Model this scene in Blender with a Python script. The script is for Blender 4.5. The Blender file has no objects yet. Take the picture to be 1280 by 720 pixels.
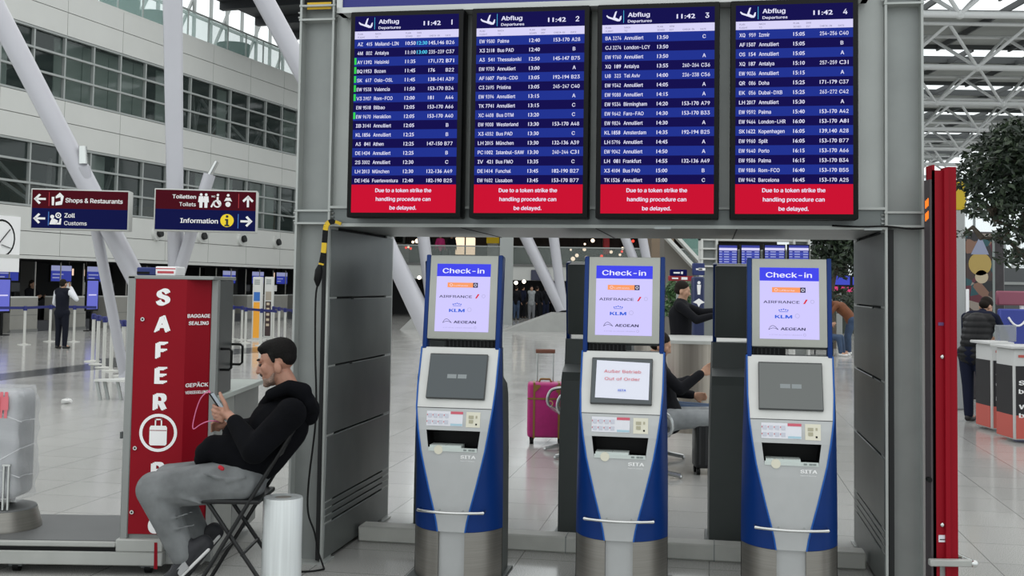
import bpy, bmesh, math, random
from mathutils import Vector, Matrix
random.seed(7)
S = bpy.context.scene
COL = S.collection
R = math.radians

# ------------------------------------------------------------------ camera, sky, exposure
F, PX, PY, H = 1400.0, 640.0, 283.6, 1.75
PITCH, ROLL = R(3.0), R(0.86)
FWD = Vector((0, math.cos(PITCH), math.sin(PITCH)))
_u0 = Vector((0, -math.sin(PITCH), math.cos(PITCH)))
RGT = Vector((1, 0, 0)) * math.cos(ROLL) + _u0 * math.sin(ROLL)
UPV = _u0 * math.cos(ROLL) - Vector((1, 0, 0)) * math.sin(ROLL)
CAM = Vector((0, 0, H))
cd = bpy.data.cameras.new('camera')
cd.sensor_fit = 'HORIZONTAL'; cd.sensor_width = 36.0; cd.lens = F / 1280 * 36
cd.shift_y = -(360 - PY) / 1280
cd.clip_start = 0.05; cd.clip_end = 600
cam = bpy.data.objects.new('camera', cd); COL.objects.link(cam)
mw = Matrix((( RGT.x, UPV.x, -FWD.x, CAM.x), (RGT.y, UPV.y, -FWD.y, CAM.y), (RGT.z, UPV.z, -FWD.z, CAM.z), (0, 0, 0, 1)))
cam.matrix_world = mw
S.camera = cam

w = bpy.data.worlds.new('overcast_sky'); S.world = w; w.use_nodes = True
nt = w.node_tree; bg = nt.nodes['Background']
tc = nt.nodes.new('ShaderNodeTexCoord'); sx = nt.nodes.new('ShaderNodeSeparateXYZ')
cr = nt.nodes.new('ShaderNodeValToRGB')
cr.color_ramp.elements[0].position = 0.0; cr.color_ramp.elements[0].color = (0.62, 0.66, 0.68, 1)
cr.color_ramp.elements[1].position = 0.9; cr.color_ramp.elements[1].color = (1.0, 1.0, 1.0, 1)
e = cr.color_ramp.elements.new(0.12); e.color = (0.86, 0.92, 0.93, 1)
nt.links.new(tc.outputs['Generated'], sx.inputs[0]); nt.links.new(sx.outputs['Z'], cr.inputs[0])
nt.links.new(cr.outputs[0], bg.inputs['Color']); bg.inputs['Strength'].default_value = 1.4
S.view_settings.view_transform = 'Standard'; S.view_settings.look = 'None'
S.view_settings.gamma = 1.0; S.view_settings.exposure = 0.0; S.view_settings.use_curve_mapping = False

# ------------------------------------------------------------------ pixel -> place helpers
def ray(px, py): return FWD + RGT * ((px - PX) / F) + UPV * ((PY - py) / F)
def at(px, py, Y):
    d = ray(px, py); return CAM + d * (Y / d.y)
def on_z(px, py, z=0.0):
    d = ray(px, py); return CAM + d * ((z - H) / d.z)
def on_plane(px, py, p0, n):
    d = ray(px, py); return CAM + d * ((p0 - CAM).dot(n) / d.dot(n))

# ------------------------------------------------------------------ materials
def lin(c):
    if isinstance(c, str):
        c = [int(c[i:i+2], 16) / 255 for i in (0, 2, 4)]
    return tuple((x / 12.92 if x <= 0.04045 else ((x + 0.055) / 1.055) ** 2.4) for x in c)
_mats = {}
def mat(name, col, rough=0.5, metal=0.0, noise=0.0, scale=20.0, spec=0.5, emit=0.0, alpha=1.0, stretch=None, bump=0.0, coat=0.0):
    if name in _mats: return _mats[name]
    m = bpy.data.materials.new(name); m.use_nodes = True
    n = m.node_tree.nodes; l = m.node_tree.links; b = n['Principled BSDF']
    c = lin(col)
    b.inputs['Base Color'].default_value = (*c, 1)
    b.inputs['Roughness'].default_value = rough; b.inputs['Metallic'].default_value = metal
    b.inputs['Specular IOR Level'].default_value = spec
    b.inputs['Coat Weight'].default_value = coat
    if alpha < 1: b.inputs['Alpha'].default_value = alpha
    if emit:
        b.inputs['Emission Color'].default_value = (*c, 1); b.inputs['Emission Strength'].default_value = emit
        b.inputs['Base Color'].default_value = (c[0]*.03, c[1]*.03, c[2]*.03, 1)
    if noise or bump:
        t = n.new('ShaderNodeTexCoord'); nz = n.new('ShaderNodeTexNoise')
        nz.inputs['Scale'].default_value = scale; nz.inputs['Detail'].default_value = 4
        if stretch:
            mp = n.new('ShaderNodeMapping'); mp.inputs['Scale'].default_value = stretch
            l.new(t.outputs['Object'], mp.inputs[0]); l.new(mp.outputs[0], nz.inputs['Vector'])
        else: l.new(t.outputs['Object'], nz.inputs['Vector'])
        if noise:
            rp = n.new('ShaderNodeValToRGB')
            rp.color_ramp.elements[0].position = .3; rp.color_ramp.elements[1].position = .7
            rp.color_ramp.elements[0].color = (*[x * (1 - noise) for x in c], 1)
            rp.color_ramp.elements[1].color = (*[min(1, x * (1 + noise)) for x in c], 1)
            l.new(nz.outputs['Fac'], rp.inputs[0]); l.new(rp.outputs[0], b.inputs['Base Color'])
        if bump:
            bp = n.new('ShaderNodeBump'); bp.inputs['Strength'].default_value = bump; bp.inputs['Distance'].default_value = .01
            l.new(nz.outputs['Fac'], bp.inputs['Height']); l.new(bp.outputs[0], b.inputs['Normal'])
    _mats[name] = m
    return m

# ------------------------------------------------------------------ mesh builder
def frames(pts, closed=False):
    n = len(pts); out = []
    T = []
    for i in range(n):
        if closed: t = pts[(i+1) % n] - pts[i-1]
        else: t = pts[min(i+1, n-1)] - pts[max(i-1, 0)]
        T.append(t.normalized() if t.length > 1e-9 else Vector((0, 0, 1)))
    a = Vector((0, 0, 1)) if abs(T[0].z) < .9 else Vector((1, 0, 0))
    nrm = T[0].cross(a).normalized()
    for i in range(n):
        nrm = (nrm - T[i] * nrm.dot(T[i]))
        nrm = nrm.normalized() if nrm.length > 1e-6 else T[i].orthogonal().normalized()
        out.append((T[i], nrm, T[i].cross(nrm)))
    return out

import os
try: SANS = bpy.data.fonts.load(os.path.join(bpy.utils.system_resource('DATAFILES'), 'fonts', 'Inter.woff2'))   # Blender's own interface font
except Exception: SANS = None
_txt = {}
import numpy as np
from mathutils.geometry import delaunay_2d_cdt
def text_geo(st, bold):
    """clean outlines of a word: contours triangulated and kept where their winding is not zero"""
    k = (st, bold)
    if k in _txt: return _txt[k]
    cu = bpy.data.curves.new('glyphs', 'FONT'); cu.body = st; cu.size = 1.0; cu.resolution_u = 2; cu.fill_mode = 'NONE'
    fs_ = 1.0
    if SANS and not ('1' in st and st.upper() == st): cu.font = SANS
    elif SANS: fs_ = .76                      # plain upright figure one from the built-in face
    o = bpy.data.objects.new('glyphs', cu)
    me = o.to_mesh()
    v = [(p.co.x*fs_, p.co.y*fs_) for p in me.vertices]; e = [tuple(x.vertices) for x in me.edges]
    o.to_mesh_clear(); bpy.data.objects.remove(o); bpy.data.curves.remove(cu)
    if not v: return [], [], 0, 0
    # edges run in contour order; orient every edge along its loop
    nxt = {}
    for a, b in e: nxt.setdefault(a, []).append(b); nxt.setdefault(b, []).append(a)
    seen = set(); dirs = []
    for s0 in range(len(v)):
        if s0 in seen: continue
        cur, prev = s0, None; loop = []
        while cur not in seen:
            seen.add(cur); loop.append(cur)
            c = [q for q in nxt.get(cur, []) if q != prev and q not in seen]
            if not c: break
            if prev is None and (cur + 1) in c: q = cur + 1
            else: q = c[0]
            prev, cur = cur, q
        dirs += [(loop[i], loop[(i+1) % len(loop)]) for i in range(len(loop))] if len(loop) > 2 else []
    v2, d2 = [], []
    for q in ((-1, 0, 1) if bold else (0,)):
        n = len(v2); v2 += [(x + q*bold, y + q*bold*.5) for x, y in v]; d2 += [(a+n, b+n) for a, b in dirs]
    r = delaunay_2d_cdt([V2(x) for x in v2], d2, [], 0, 1e-5)
    pts = np.array([tuple(x) for x in r[0]]); tri = [tuple(t) for t in r[2] if len(t) == 3]
    if not tri: return [], [], 0, 0
    T = np.array(tri); ce = pts[T].mean(1); A = np.array([v2[a] for a, b in d2]); B = np.array([v2[b] for a, b in d2])
    wn = np.zeros(len(ce), int)
    cy = ce[:, 1][:, None]; cx = ce[:, 0][:, None]
    up_ = (A[:, 1] <= cy) & (B[:, 1] > cy); dn = (A[:, 1] > cy) & (B[:, 1] <= cy)
    side = (B[:, 0]-A[:, 0])*(cy-A[:, 1]) - (cx-A[:, 0])*(B[:, 1]-A[:, 1])
    wn = ((up_ & (side > 0)).sum(1) - (dn & (side < 0)).sum(1))
    f = [t for t, w_ in zip(tri, wn) if w_ != 0]
    vv = [tuple(x) for x in pts]
    x0, x1 = min(p[0] for p in vv), max(p[0] for p in vv)
    _txt[k] = (vv, f, x0, x1)
    return _txt[k]
V2 = lambda p: Vector((p[0], p[1]))

class MB:
    def __init__(s): s.v = []; s.f = []; s.m = []; s.s = []
    def add(s, vs, fs, mi=0, smooth=False):
        b = len(s.v); s.v += [Vector(x) for x in vs]
        for f in fs: s.f.append([b + i for i in f]); s.m.append(mi); s.s.append(smooth)
        return s
    def quad(s, a, b, c, d, mi=0): return s.add([a, b, c, d], [(0, 1, 2, 3)], mi)
    def box(s, x0, x1, y0, y1, z0, z1, mi=0):
        vs = [(x, y, z) for z in (z0, z1) for y in (y0, y1) for x in (x0, x1)]
        return s.add(vs, [(0,2,3,1),(4,5,7,6),(0,1,5,4),(1,3,7,5),(3,2,6,7),(2,0,4,6)], mi)
    def rbox(s, x0, x1, y0, y1, z0, z1, r=.01, seg=2, mi=0, M=None):
        bm = bmesh.new(); bmesh.ops.create_cube(bm, size=1)
        for v in bm.verts:
            v.co = Vector(((x0+x1)/2 + v.co.x*(x1-x0), (y0+y1)/2 + v.co.y*(y1-y0), (z0+z1)/2 + v.co.z*(z1-z0)))
        bmesh.ops.bevel(bm, geom=list(bm.edges), offset=r, segments=seg, affect='EDGES', profile=.5)
        bm.verts.index_update()
        vs = [(M @ v.co if M else v.co.copy()) for v in bm.verts]; fs = [[v.index for v in f.verts] for f in bm.faces]
        bm.free(); return s.add(vs, fs, mi, True)
    def mbox(s, M, hx, hy, hz, mi=0):
        vs = [M @ Vector((x*hx, y*hy, z*hz)) for z in (-1, 1) for y in (-1, 1) for x in (-1, 1)]
        return s.add(vs, [(0,2,3,1),(4,5,7,6),(0,1,5,4),(1,3,7,5),(3,2,6,7),(2,0,4,6)], mi)
    def bar(s, p0, p1, wx, wy, mi=0, up=None):
        p0, p1 = Vector(p0), Vector(p1); d = p1 - p0; L = d.length; z = d / L
        a = up if up else (Vector((0, 0, 1)) if abs(z.z) < .9 else Vector((0, 1, 0)))
        x = a.cross(z).normalized(); y = z.cross(x)
        M = Matrix(((x.x, y.x, z.x, 0), (x.y, y.y, z.y, 0), (x.z, y.z, z.z, 0), (0, 0, 0, 1)))
        M.translation = (p0 + p1) / 2
        return s.mbox(M, wx/2, wy/2, L/2, mi)
    def tube(s, pts, r, n=10, mi=0, closed=False, caps=True):
        pts = [Vector(p) for p in pts]; fr = frames(pts, closed); k = len(pts)
        rr = r if isinstance(r, (list, tuple)) else [r]*k
        vs = []
        for p, (t, a, b), q in zip(pts, fr, rr):
            for i in range(n):
                an = 2*math.pi*i/n; vs.append(p + a*(math.cos(an)*q) + b*(math.sin(an)*q))
        fs = []
        for j in range(k if closed else k-1):
            j2 = (j+1) % k
            for i in range(n):
                i2 = (i+1) % n; fs.append((j*n+i, j*n+i2, j2*n+i2, j2*n+i))
        s.add(vs, fs, mi, True)
        if caps and not closed:
            s.add(vs[:n], [tuple(range(n))[::-1]], mi); s.add(vs[-n:], [tuple(range(n))], mi)
        return s
    def cyl(s, p0, p1, r0, r1=None, n=16, mi=0): return s.tube([p0, p1], [r0, r0 if r1 is None else r1], n, mi)
    def lathe(s, prof, c=(0, 0, 0), n=24, mi=0, capmi=None):
        c = Vector(c); vs = []
        for r, z in prof:
            for i in range(n):
                a = 2*math.pi*i/n; vs.append(c + Vector((r*math.cos(a), r*math.sin(a), z)))
        fs = [(j*n+i, j*n+(i+1) % n, (j+1)*n+(i+1) % n, (j+1)*n+i) for j in range(len(prof)-1) for i in range(n)]
        s.add(vs, fs, mi, True)
        if prof[0][0] > 1e-4: s.add(vs[:n], [tuple(range(n))[::-1]], mi)
        if prof[-1][0] > 1e-4: s.add(vs[-n:], [tuple(range(n))], mi if capmi is None else capmi)
        return s
    def ball(s, c, r, n=12, mi=0, M=None):
        c = Vector(c); r = Vector((r, r, r)) if isinstance(r, (int, float)) else Vector(r)
        vs = []; k = n // 2
        for j in range(k+1):
            a = math.pi*j/k
            for i in range(n):
                b = 2*math.pi*i/n
                p = Vector((r.x*math.sin(a)*math.cos(b), r.y*math.sin(a)*math.sin(b), r.z*math.cos(a)))
                vs.append(c + (M @ p if M else p))
        fs = []
        for j in range(k):
            for i in range(n):
                fs.append((j*n+i, (j+1)*n+i, (j+1)*n+(i+1) % n, j*n+(i+1) % n))
        return s.add(vs, fs, mi, True)
    def grid(s, fn, nu, nv, mi=0, smooth=True):
        vs = [fn(i/nu, j/nv) for j in range(nv+1) for i in range(nu+1)]
        fs = [(j*(nu+1)+i, j*(nu+1)+i+1, (j+1)*(nu+1)+i+1, (j+1)*(nu+1)+i) for j in range(nv) for i in range(nu)]
        return s.add(vs, fs, mi, smooth)
    def poly(s, pts, mi=0): return s.add(pts, [tuple(range(len(pts)))], mi)
    def prism(s, pts, d, mi=0):
        pts = [Vector(p) for p in pts]; d = Vector(d); n = len(pts)
        s.add(pts, [tuple(range(n))], mi); s.add([p + d for p in pts], [tuple(range(n))[::-1]], mi)
        return s.add(pts + [p + d for p in pts], [(i, i+n, (i+1) % n + n, (i+1) % n) for i in range(n)], mi)
    def flat(s, pts, o, x, y, mi=0):
        o, x, y = Vector(o), Vector(x), Vector(y)
        return s.poly([o + x*p[0] + y*p[1] for p in pts], mi)
    def disc(s, o, x, y, r, mi=0, n=20, r_in=0):
        o, x, y = Vector(o), Vector(x), Vector(y)
        c = [(math.cos(2*math.pi*i/n), math.sin(2*math.pi*i/n)) for i in range(n)]
        if not r_in: return s.poly([o + x*(a*r) + y*(b*r) for a, b in c], mi)
        vs = [o + x*(a*r) + y*(b*r) for a, b in c] + [o + x*(a*r_in) + y*(b*r_in) for a, b in c]
        return s.add(vs, [(i, (i+1) % n, n+(i+1) % n, n+i) for i in range(n)], mi)
    def text(s, st, o, x, y, size, align='l', bold=0.0, mi=0, width=None, xs=1.0):
        """lettering laid on a surface: o = baseline start/centre/end, x and y = unit directions"""
        v, f, x0, x1 = text_geo(st, bold)
        o, x, y = Vector(o), Vector(x), Vector(y)
        sx_ = size * xs
        if width and x1 > x0: sx_ = width / (x1 - x0)
        off = {'l': x0, 'c': (x0 + x1)/2, 'r': x1}[align]
        return s.add([o + x*((p[0] - off)*sx_) + y*(p[1]*size) for p in v], f, mi)
    def build(s, name, mats, parent=None, kind=None, local=False, sharp=40):
        me = bpy.data.meshes.new(name)
        vs = s.v
        if parent is not None and not local:
            inv = wmat(parent).inverted(); vs = [inv @ p for p in vs]
        me.from_pydata([tuple(p) for p in vs], [], s.f)
        if not isinstance(mats, (list, tuple)): mats = [mats]
        for m_ in mats: me.materials.append(m_)
        me.polygons.foreach_set('material_index', s.m); me.polygons.foreach_set('use_smooth', s.s)
        if any(s.s): me.set_sharp_from_angle(angle=R(sharp))
        me.update()
        o = bpy.data.objects.new(name, me); COL.objects.link(o)
        if parent is not None: o.parent = parent
        if kind: o['kind'] = kind
        return o

def wmat(o):
    m = o.matrix_basis.copy()
    while o.parent is not None:
        o = o.parent; m = o.matrix_basis @ m
    return m
def tag(o, label, cat, group=None):
    o['label'] = label; o['category'] = cat
    if group: o['group'] = group
    return o
def thing(name, label, cat, loc=(0, 0, 0), rz=0.0, group=None):
    o = bpy.data.objects.new(name, None); COL.objects.link(o)
    o.location = loc; o.rotation_euler = (0, 0, rz); o.empty_display_size = .1
    return tag(o, label, cat, group)
def copy_tree(o, parent=None):
    c = o.copy(); COL.objects.link(c)
    if parent is not None: c.parent = parent
    for ch in [x for x in o.children]: copy_tree(ch, c)
    return c

V = Vector
X3, Y3, Z3 = V((1, 0, 0)), V((0, 1, 0)), V((0, 0, 1))

# ------------------------------------------------------------------ organic bodies: rounded limbs fused into one skin
def limb_geo(bm, el):
    if el[0] == 'c':
        _, p0, a, p1, b = el
        p0, p1 = V(p0), V(p1); d = p1 - p0; L = d.length
        z = d / L if L > 1e-6 else Z3
        n = 14; k = 5; rings = []
        x = z.orthogonal().normalized(); y = z.cross(x)
        for j in range(1, k+1):
            t = math.pi/2*j/k; rings.append((p0 - z*(a*math.cos(t)), a*math.sin(t)))
        for j in range(0, k):
            t = math.pi/2*j/k; rings.append((p1 + z*(b*math.sin(t)), b*math.cos(t)))
        vs = [[bm.verts.new(c + x*(r*math.cos(2*math.pi*i/n)) + y*(r*math.sin(2*math.pi*i/n))) for i in range(n)] for c, r in rings]
        for q, w_ in zip(vs, vs[1:]):
            for i in range(n): bm.faces.new((q[i], q[(i+1) % n], w_[(i+1) % n], w_[i]))
        t0 = bm.verts.new(p0 - z*a); t1 = bm.verts.new(p1 + z*b)
        for i in range(n):
            bm.faces.new((t0, vs[0][(i+1) % n], vs[0][i])); bm.faces.new((t1, vs[-1][i], vs[-1][(i+1) % n]))
    else:
        bmesh.ops.create_uvsphere(bm, u_segments=18, v_segments=12, radius=1.0, matrix=el[1])
def E(c, r, M=None):
    m = Matrix.Translation(V(c)) @ (M.to_4x4() if M else Matrix.Identity(4)) @ Matrix.Diagonal((*r, 1))
    return ('e', m)
def C(p0, a, p1, b): return ('c', p0, a, p1, b)
def chain(pts, rs): return [C(p, a, q, b) for p, q, a, b in zip(pts, pts[1:], rs, rs[1:])]
def xf(M, els):
    sc = M.to_scale().x; out = []
    for e_ in els:
        if e_[0] == 'c': out.append(('c', M @ V(e_[1]), e_[2]*sc, M @ V(e_[3]), e_[4]*sc))
        else: out.append(('e', M @ e_[1]))
    return out
def skin(name, els, m_, parent, voxel=.012, it=4, fac=.5, clip=None):
    bm = bmesh.new()
    for e_ in els: limb_geo(bm, e_)
    bmesh.ops.recalc_face_normals(bm, faces=bm.faces)
    me = bpy.data.meshes.new('raw'); bm.to_mesh(me); bm.free()
    o = bpy.data.objects.new('raw', me); COL.objects.link(o)
    q = o.modifiers.new('r', 'REMESH'); q.mode = 'VOXEL'; q.voxel_size = voxel
    q = o.modifiers.new('s', 'SMOOTH'); q.factor = fac; q.iterations = it
    dg = bpy.context.evaluated_depsgraph_get()
    m2 = bpy.data.meshes.new_from_object(o.evaluated_get(dg))
    bpy.data.objects.remove(o); bpy.data.meshes.remove(me)
    if parent is not None: m2.transform(wmat(parent).inverted())
    m2.name = name; m2.materials.clear(); m2.materials.append(m_)
    m2.polygons.foreach_set('use_smooth', [True]*len(m2.polygons))
    o = bpy.data.objects.new(name, m2); COL.objects.link(o)
    if parent is not None: o.parent = parent
    return o

def head_els():
    return [E((0, -.015, .03), (.074, .094, .085)), E((0, .03, -.03), (.060, .062, .085)), E((0, .042, -.075), (.044, .046, .036)),
            E((0, .074, -.098), (.022, .020, .018)), C((0, .088, .012), .009, (0, .108, -.026), .0125),
            C((-.013, .093, -.030), .009, (.013, .093, -.030), .009), C((-.034, .080, .030), .011, (.034, .080, .030), .011),
            C((-.02, .083, -.056), .008, (.02, .083, -.056), .008), C((-.016, .082, -.069), .009, (.016, .082, -.069), .009),
            C((-.045, .06, -.01), .022, (-.04, .055, -.03), .022), C((.045, .06, -.01), .022, (.04, .055, -.03), .022),
            E((-.074, -.010, -.028), (.012, .02, .031)), E((.074, -.010, -.028), (.012, .02, .031))]
def hair_els(long=False):
    e_ = [E((0, -.026, .046), (.081, .096, .083)), E((0, -.05, -.01), (.072, .066, .06))]
    if long: e_ += [E((0, -.06, -.07), (.085, .06, .12)), E((0, -.05, -.15), (.09, .05, .10))]
    return e_

def frame_m(o, fwd, up=Z3, sc=1.0):
    f = V(fwd).normalized(); x = f.cross(V(up)).normalized(); u = x.cross(f)
    m = Matrix(((x.x, f.x, u.x, 0), (x.y, f.y, u.y, 0), (x.z, f.z, u.z, 0), (0, 0, 0, 1))) @ Matrix.Scale(sc, 4)
    m.translation = V(o); return m

STAND = dict(al=(-.1, 0, .08), ar=(.1, 0, .08), tl=(-.11, .15, .035), tr=(.11, .15, .035), kl=(-.1, .02, .48), kr=(.1, .02, .48),
             hl=(-.09, 0, .9), hr=(.09, 0, .9), waist=(0, 0, 1.06), chest=(0, -.01, 1.3), neck=(0, -.01, 1.47), head=(0, .02, 1.62), hf=(0, 1, -.1),
             sl=(-.18, 0, 1.42), sr=(.18, 0, 1.42), el=(-.24, -.03, 1.14), er=(.24, -.03, 1.14), wl=(-.25, .07, .90), wr=(.25, .07, .90))
def hand_els(w_, d, side, s=1.0):
    """palm, four unequal bent fingers and a thumb leaving the side of the palm"""
    d = V(d).normalized(); a = d.cross(V(side)).normalized(); b = a.cross(d)
    p = V(w_); out = [E(p + d*.045*s, (.04*s, .014*s, .045*s), Matrix((b, a, d)).transposed())]
    for i, L in enumerate((.068, .078, .072, .056)):
        k = p + d*.08*s + b*((i - 1.5)*.021*s)
        m_ = k + d*(L*.5*s) + a*.008*s; t = k + d*(L*.85*s) + a*.028*s
        out += chain([k - d*.02*s, m_, t], [.010*s, .0095*s, .0085*s])
    k = p + d*.025*s - b*.034*s
    out += chain([k, k + d*.035*s - b*.022*s, k + d*.062*s - b*.026*s + a*.01*s], [.013*s, .011*s, .009*s])
    return out
def person(label, loc, rz, J, top, pants, hairm, shoe, skinm, sc=1.0, voxel=.014, long=False, extra=None, hairless=False, vest=None):
    t = thing('person', label, 'person', loc, rz)
    D = {k: V(v) for k, v in {**STAND, **J}.items()}
    A = Matrix.Translation(V(loc)) @ Matrix.Rotation(rz, 4, 'Z') @ Matrix.Scale(sc, 4)
    HM = frame_m(D['head'], D['hf'], Z3 if abs(V(D['hf']).normalized().z) < .9 else Y3)
    pel = (D['hl'] + D['hr'])/2
    def torso(g): return [C(pel, .13+g, D['waist'], .12+g), C(D['waist'], .12+g, D['chest'], .135+g), C(D['sl']*.8+D['sr']*.2, .075+g, D['sr']*.8+D['sl']*.2, .075+g),
                          C(D['chest'], .13+g, (D['sl']+D['sr'])/2, .08+g)]
    def arms(g, wf=1.0):
        o = []
        for s in 'lr': o += chain([D['s'+s], D['e'+s], D['e'+s].lerp(D['w'+s], wf)], [.052+g, .042+g, .030+g])
        return o
    def legs(g, wf=1.0):
        o = []
        for s in 'lr': o += chain([D['h'+s], D['k'+s], D['k'+s].lerp(D['a'+s], wf)], [.088+g, .058+g, .042+g])
        return o
    body = xf(HM, head_els()) + [C(D['neck']-V((0, 0, .04)), .06, D['head']-V((0, 0, .06)), .052)] + torso(0) + arms(0) + legs(0)
    for s, q in (('l', 1), ('r', -1)):
        d = (D['w'+s] - D['e'+s]); body += hand_els(D['w'+s], d, V((0, q*.3, 1)) if abs(d.normalized().z) < .8 else V((0, 1, 0)))
        body += [C(D['a'+s], .04, D['t'+s], .032)]
    skin('body', xf(A, body), skinm, t, voxel*.8, 3)
    skin('jacket', xf(A, torso(.022) + arms(.014, .93) + [C(D['neck']-V((0, 0, .05)), .075, D['neck'], .066)]), top, t, voxel)
    if vest: skin('vest', xf(A, torso(.036)), vest, t, voxel)
    skin('trousers', xf(A, [C(D['hl'], .12, D['hr'], .12), C(pel, .135, pel.lerp(D['waist'], .4), .13)] + legs(.018, .96)), pants, t, voxel)
    for s in 'lr':
        skin('shoe', xf(A, [C(D['a'+s] - V((0, .03, .035)), .042, D['t'+s], .036), C(D['a'+s], .045, D['a'+s]-V((0, 0, .03)), .045)]), shoe, t, voxel*.8, 2)
    if not hairless: skin('hair', xf(A, xf(HM, hair_els(long))), hairm, t, voxel*.8, 2)
    return t
# ------------------------------------------------------------------ floor
def floor_mat():
    m = bpy.data.materials.new('polished_granite'); m.use_nodes = True
    n = m.node_tree.nodes; l = m.node_tree.links; b = n['Principled BSDF']
    t = n.new('ShaderNodeTexCoord'); mp = n.new('ShaderNodeMapping'); mp.inputs['Rotation'].default_value = (0, 0, GA)
    l.new(t.outputs['Object'], mp.inputs[0])
    br = n.new('ShaderNodeTexBrick'); br.offset = 0.0; br.inputs['Scale'].default_value = 1.0
    br.inputs['Mortar Size'].default_value = .004; br.inputs['Brick Width'].default_value = .6; br.inputs['Row Height'].default_value = .6
    br.inputs['Color1'].default_value = (1, 1, 1, 1); br.inputs['Color2'].default_value = (.93, .93, .93, 1); br.inputs['Mortar'].default_value = (.42, .42, .42, 1)
    l.new(mp.outputs[0], br.inputs['Vector'])
    nz = n.new('ShaderNodeTexNoise'); nz.inputs['Scale'].default_value = 160; nz.inputs['Detail'].default_value = 3
    l.new(t.outputs['Object'], nz.inputs['Vector'])
    rp = n.new('ShaderNodeValToRGB'); rp.color_ramp.elements[0].position = .35; rp.color_ramp.elements[1].position = .68
    rp.color_ramp.elements[0].color = (*lin('8a8a87'), 1); rp.color_ramp.elements[1].color = (*lin('d4d4d0'), 1)
    l.new(nz.outputs['Fac'], rp.inputs[0])
    n2 = n.new('ShaderNodeTexNoise'); n2.inputs['Scale'].default_value = 1.3; n2.inputs['Detail'].default_value = 5
    l.new(t.outputs['Object'], n2.inputs['Vector'])
    mx = n.new('ShaderNodeMix'); mx.data_type = 'RGBA'; mx.blend_type = 'MULTIPLY'; mx.inputs[0].default_value = 1
    l.new(rp.outputs[0], mx.inputs[6]); l.new(br.outputs['Color'], mx.inputs[7])
    l.new(mx.outputs[2], b.inputs['Base Color'])
    mr = n.new('ShaderNodeMapRange'); mr.inputs[3].default_value = .08; mr.inputs[4].default_value = .20
    l.new(n2.outputs['Fac'], mr.inputs[0]); l.new(mr.outputs[0], b.inputs['Roughness'])
    b.inputs['Specular IOR Level'].default_value = .7
    return m
GA = R(10.1)
GU, GV = V((math.cos(GA), -math.sin(GA), 0)), V((math.sin(GA), math.cos(GA), 0))
GO = on_z(402, 706)
def gl(px, py, v):
    p = on_plane(px, py, GO + GV*v, GV) - GO
    return p.dot(GU), p.z
def gw(u, v, z=0.0): return GO + GU*u + GV*v + Z3*z
MB().box(-70, 90, -12, 130, -.2, 0).build('floor', floor_mat(), None, 'structure')

M_steel = mat('painted_gantry_grey', '8c908e', .45, .25, .06, 6)
M_steel_l = mat('painted_gantry_light', 'a9adaa', .42, .2, .05, 5)
M_pan = mat('gantry_side_panel', '6e7372', .38, .5, .08, 4)
M_dark = mat('dark_gap', '1a1c1d', .7)
M_bolt = mat('bolt_steel', '9fa3a2', .35, .8)
M_black = mat('black_plastic', '08090a', .5, spec=.2)
M_white = mat('white_lettering', 'f2f2f2', .5)

# ------------------------------------------------------------------ departure gantry
UR = gl(1107, 500, 0)[0]
UC0 = gl(368, 300, 0)[0]
UC1 = gl(1156, 400, 0)[0]
ZS = gl(412, 283, 0)[1]
print('GANTRY', GO, UR, UC0, UC1, ZS)
gan = thing('departure_gantry', 'grey steel portal gantry carrying the four big departure boards over the check-in machines', 'gantry', GO, -GA)
DEP = 1.45
ZT = 3.9
def column(u0, u1, v0, v1, name='column'):
    mb = MB(); t = .014
    mb.box(u0, u0+t, v0, v1, 0, ZT); mb.box(u1-t, u1, v0, v1, 0, ZT); mb.box(u0+t, u1-t, (v0+v1)/2-.006, (v0+v1)/2+.006, 0, ZT, 1)
    for z in (ZS+.02, ZS+.10, ZT-.40+.02, ZT-.40-.07):
        mb.box(u0-.004, u1+.004, v0-.004, (v0+v1)/2, z-.006, z+.006)
    mb.box(u0+t, u1-t, v0+.02, (v0+v1)/2, ZS+.026, ZS+.094, 2)
    for z in (ZS+.035, ZS+.06, ZS+.085, ZT-.42, ZT-.45):
        for u in (u0-.002, u1+.002):
            mb.cyl((u-.016, v0+.02, z), (u+.016, v0+.02, z), .006, n=6, mi=3)
    mb.box(u0-.02, u1+.02, v0-.01, v1+.01, 0, .012)
    return mb.build(name, [M_steel_l, M_steel, M_pan, M_bolt], gan, local=True)
column(UC0, 0, 0, .17); column(UR, UC1, 0, .17)
column(UC0, 0, DEP-.17, DEP); column(UR, UC1, DEP-.17, DEP)
for side, u, sg in (('left', 0.0, 1), ('right', UR, -1)):
    mb = MB(); a, b = sorted((u - sg*.02, u - sg*.05))
    mb.box(a, b, .02, DEP-.02, .02, ZS, 1)
    zs = [.02, .245, .375, .79, 1.224, 1.655, ZS-.01]
    for i, (z0, z1) in enumerate(zip(zs, zs[1:])):
        x0, x1 = sorted((u - sg*.02, u + sg*.004))
        if i == 1:
            for k in range(3): mb.rbox(x0, x1, .03, DEP-.03, z0+.006+k*.043, z0+.04+k*.043, .003, 1, 0)
        else: mb.rbox(x0, x1, .03, DEP-.03, z0+.006, z1-.006, .004, 1, 0)
    for z in (1.224, 1.655): mb.box(*sorted((u+sg*.004, u+sg*.006)), .45, .50, z-.012, z+.004, 1)
    mb.build('side_panel', [M_pan, M_dark], gan, local=True)
    mb = MB(); mb.box(*sorted((u - sg*.17, u - sg*.16)), .17, DEP-.17, .02, ZT); mb.build('outer_panel', M_steel, gan, local=True)
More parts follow.
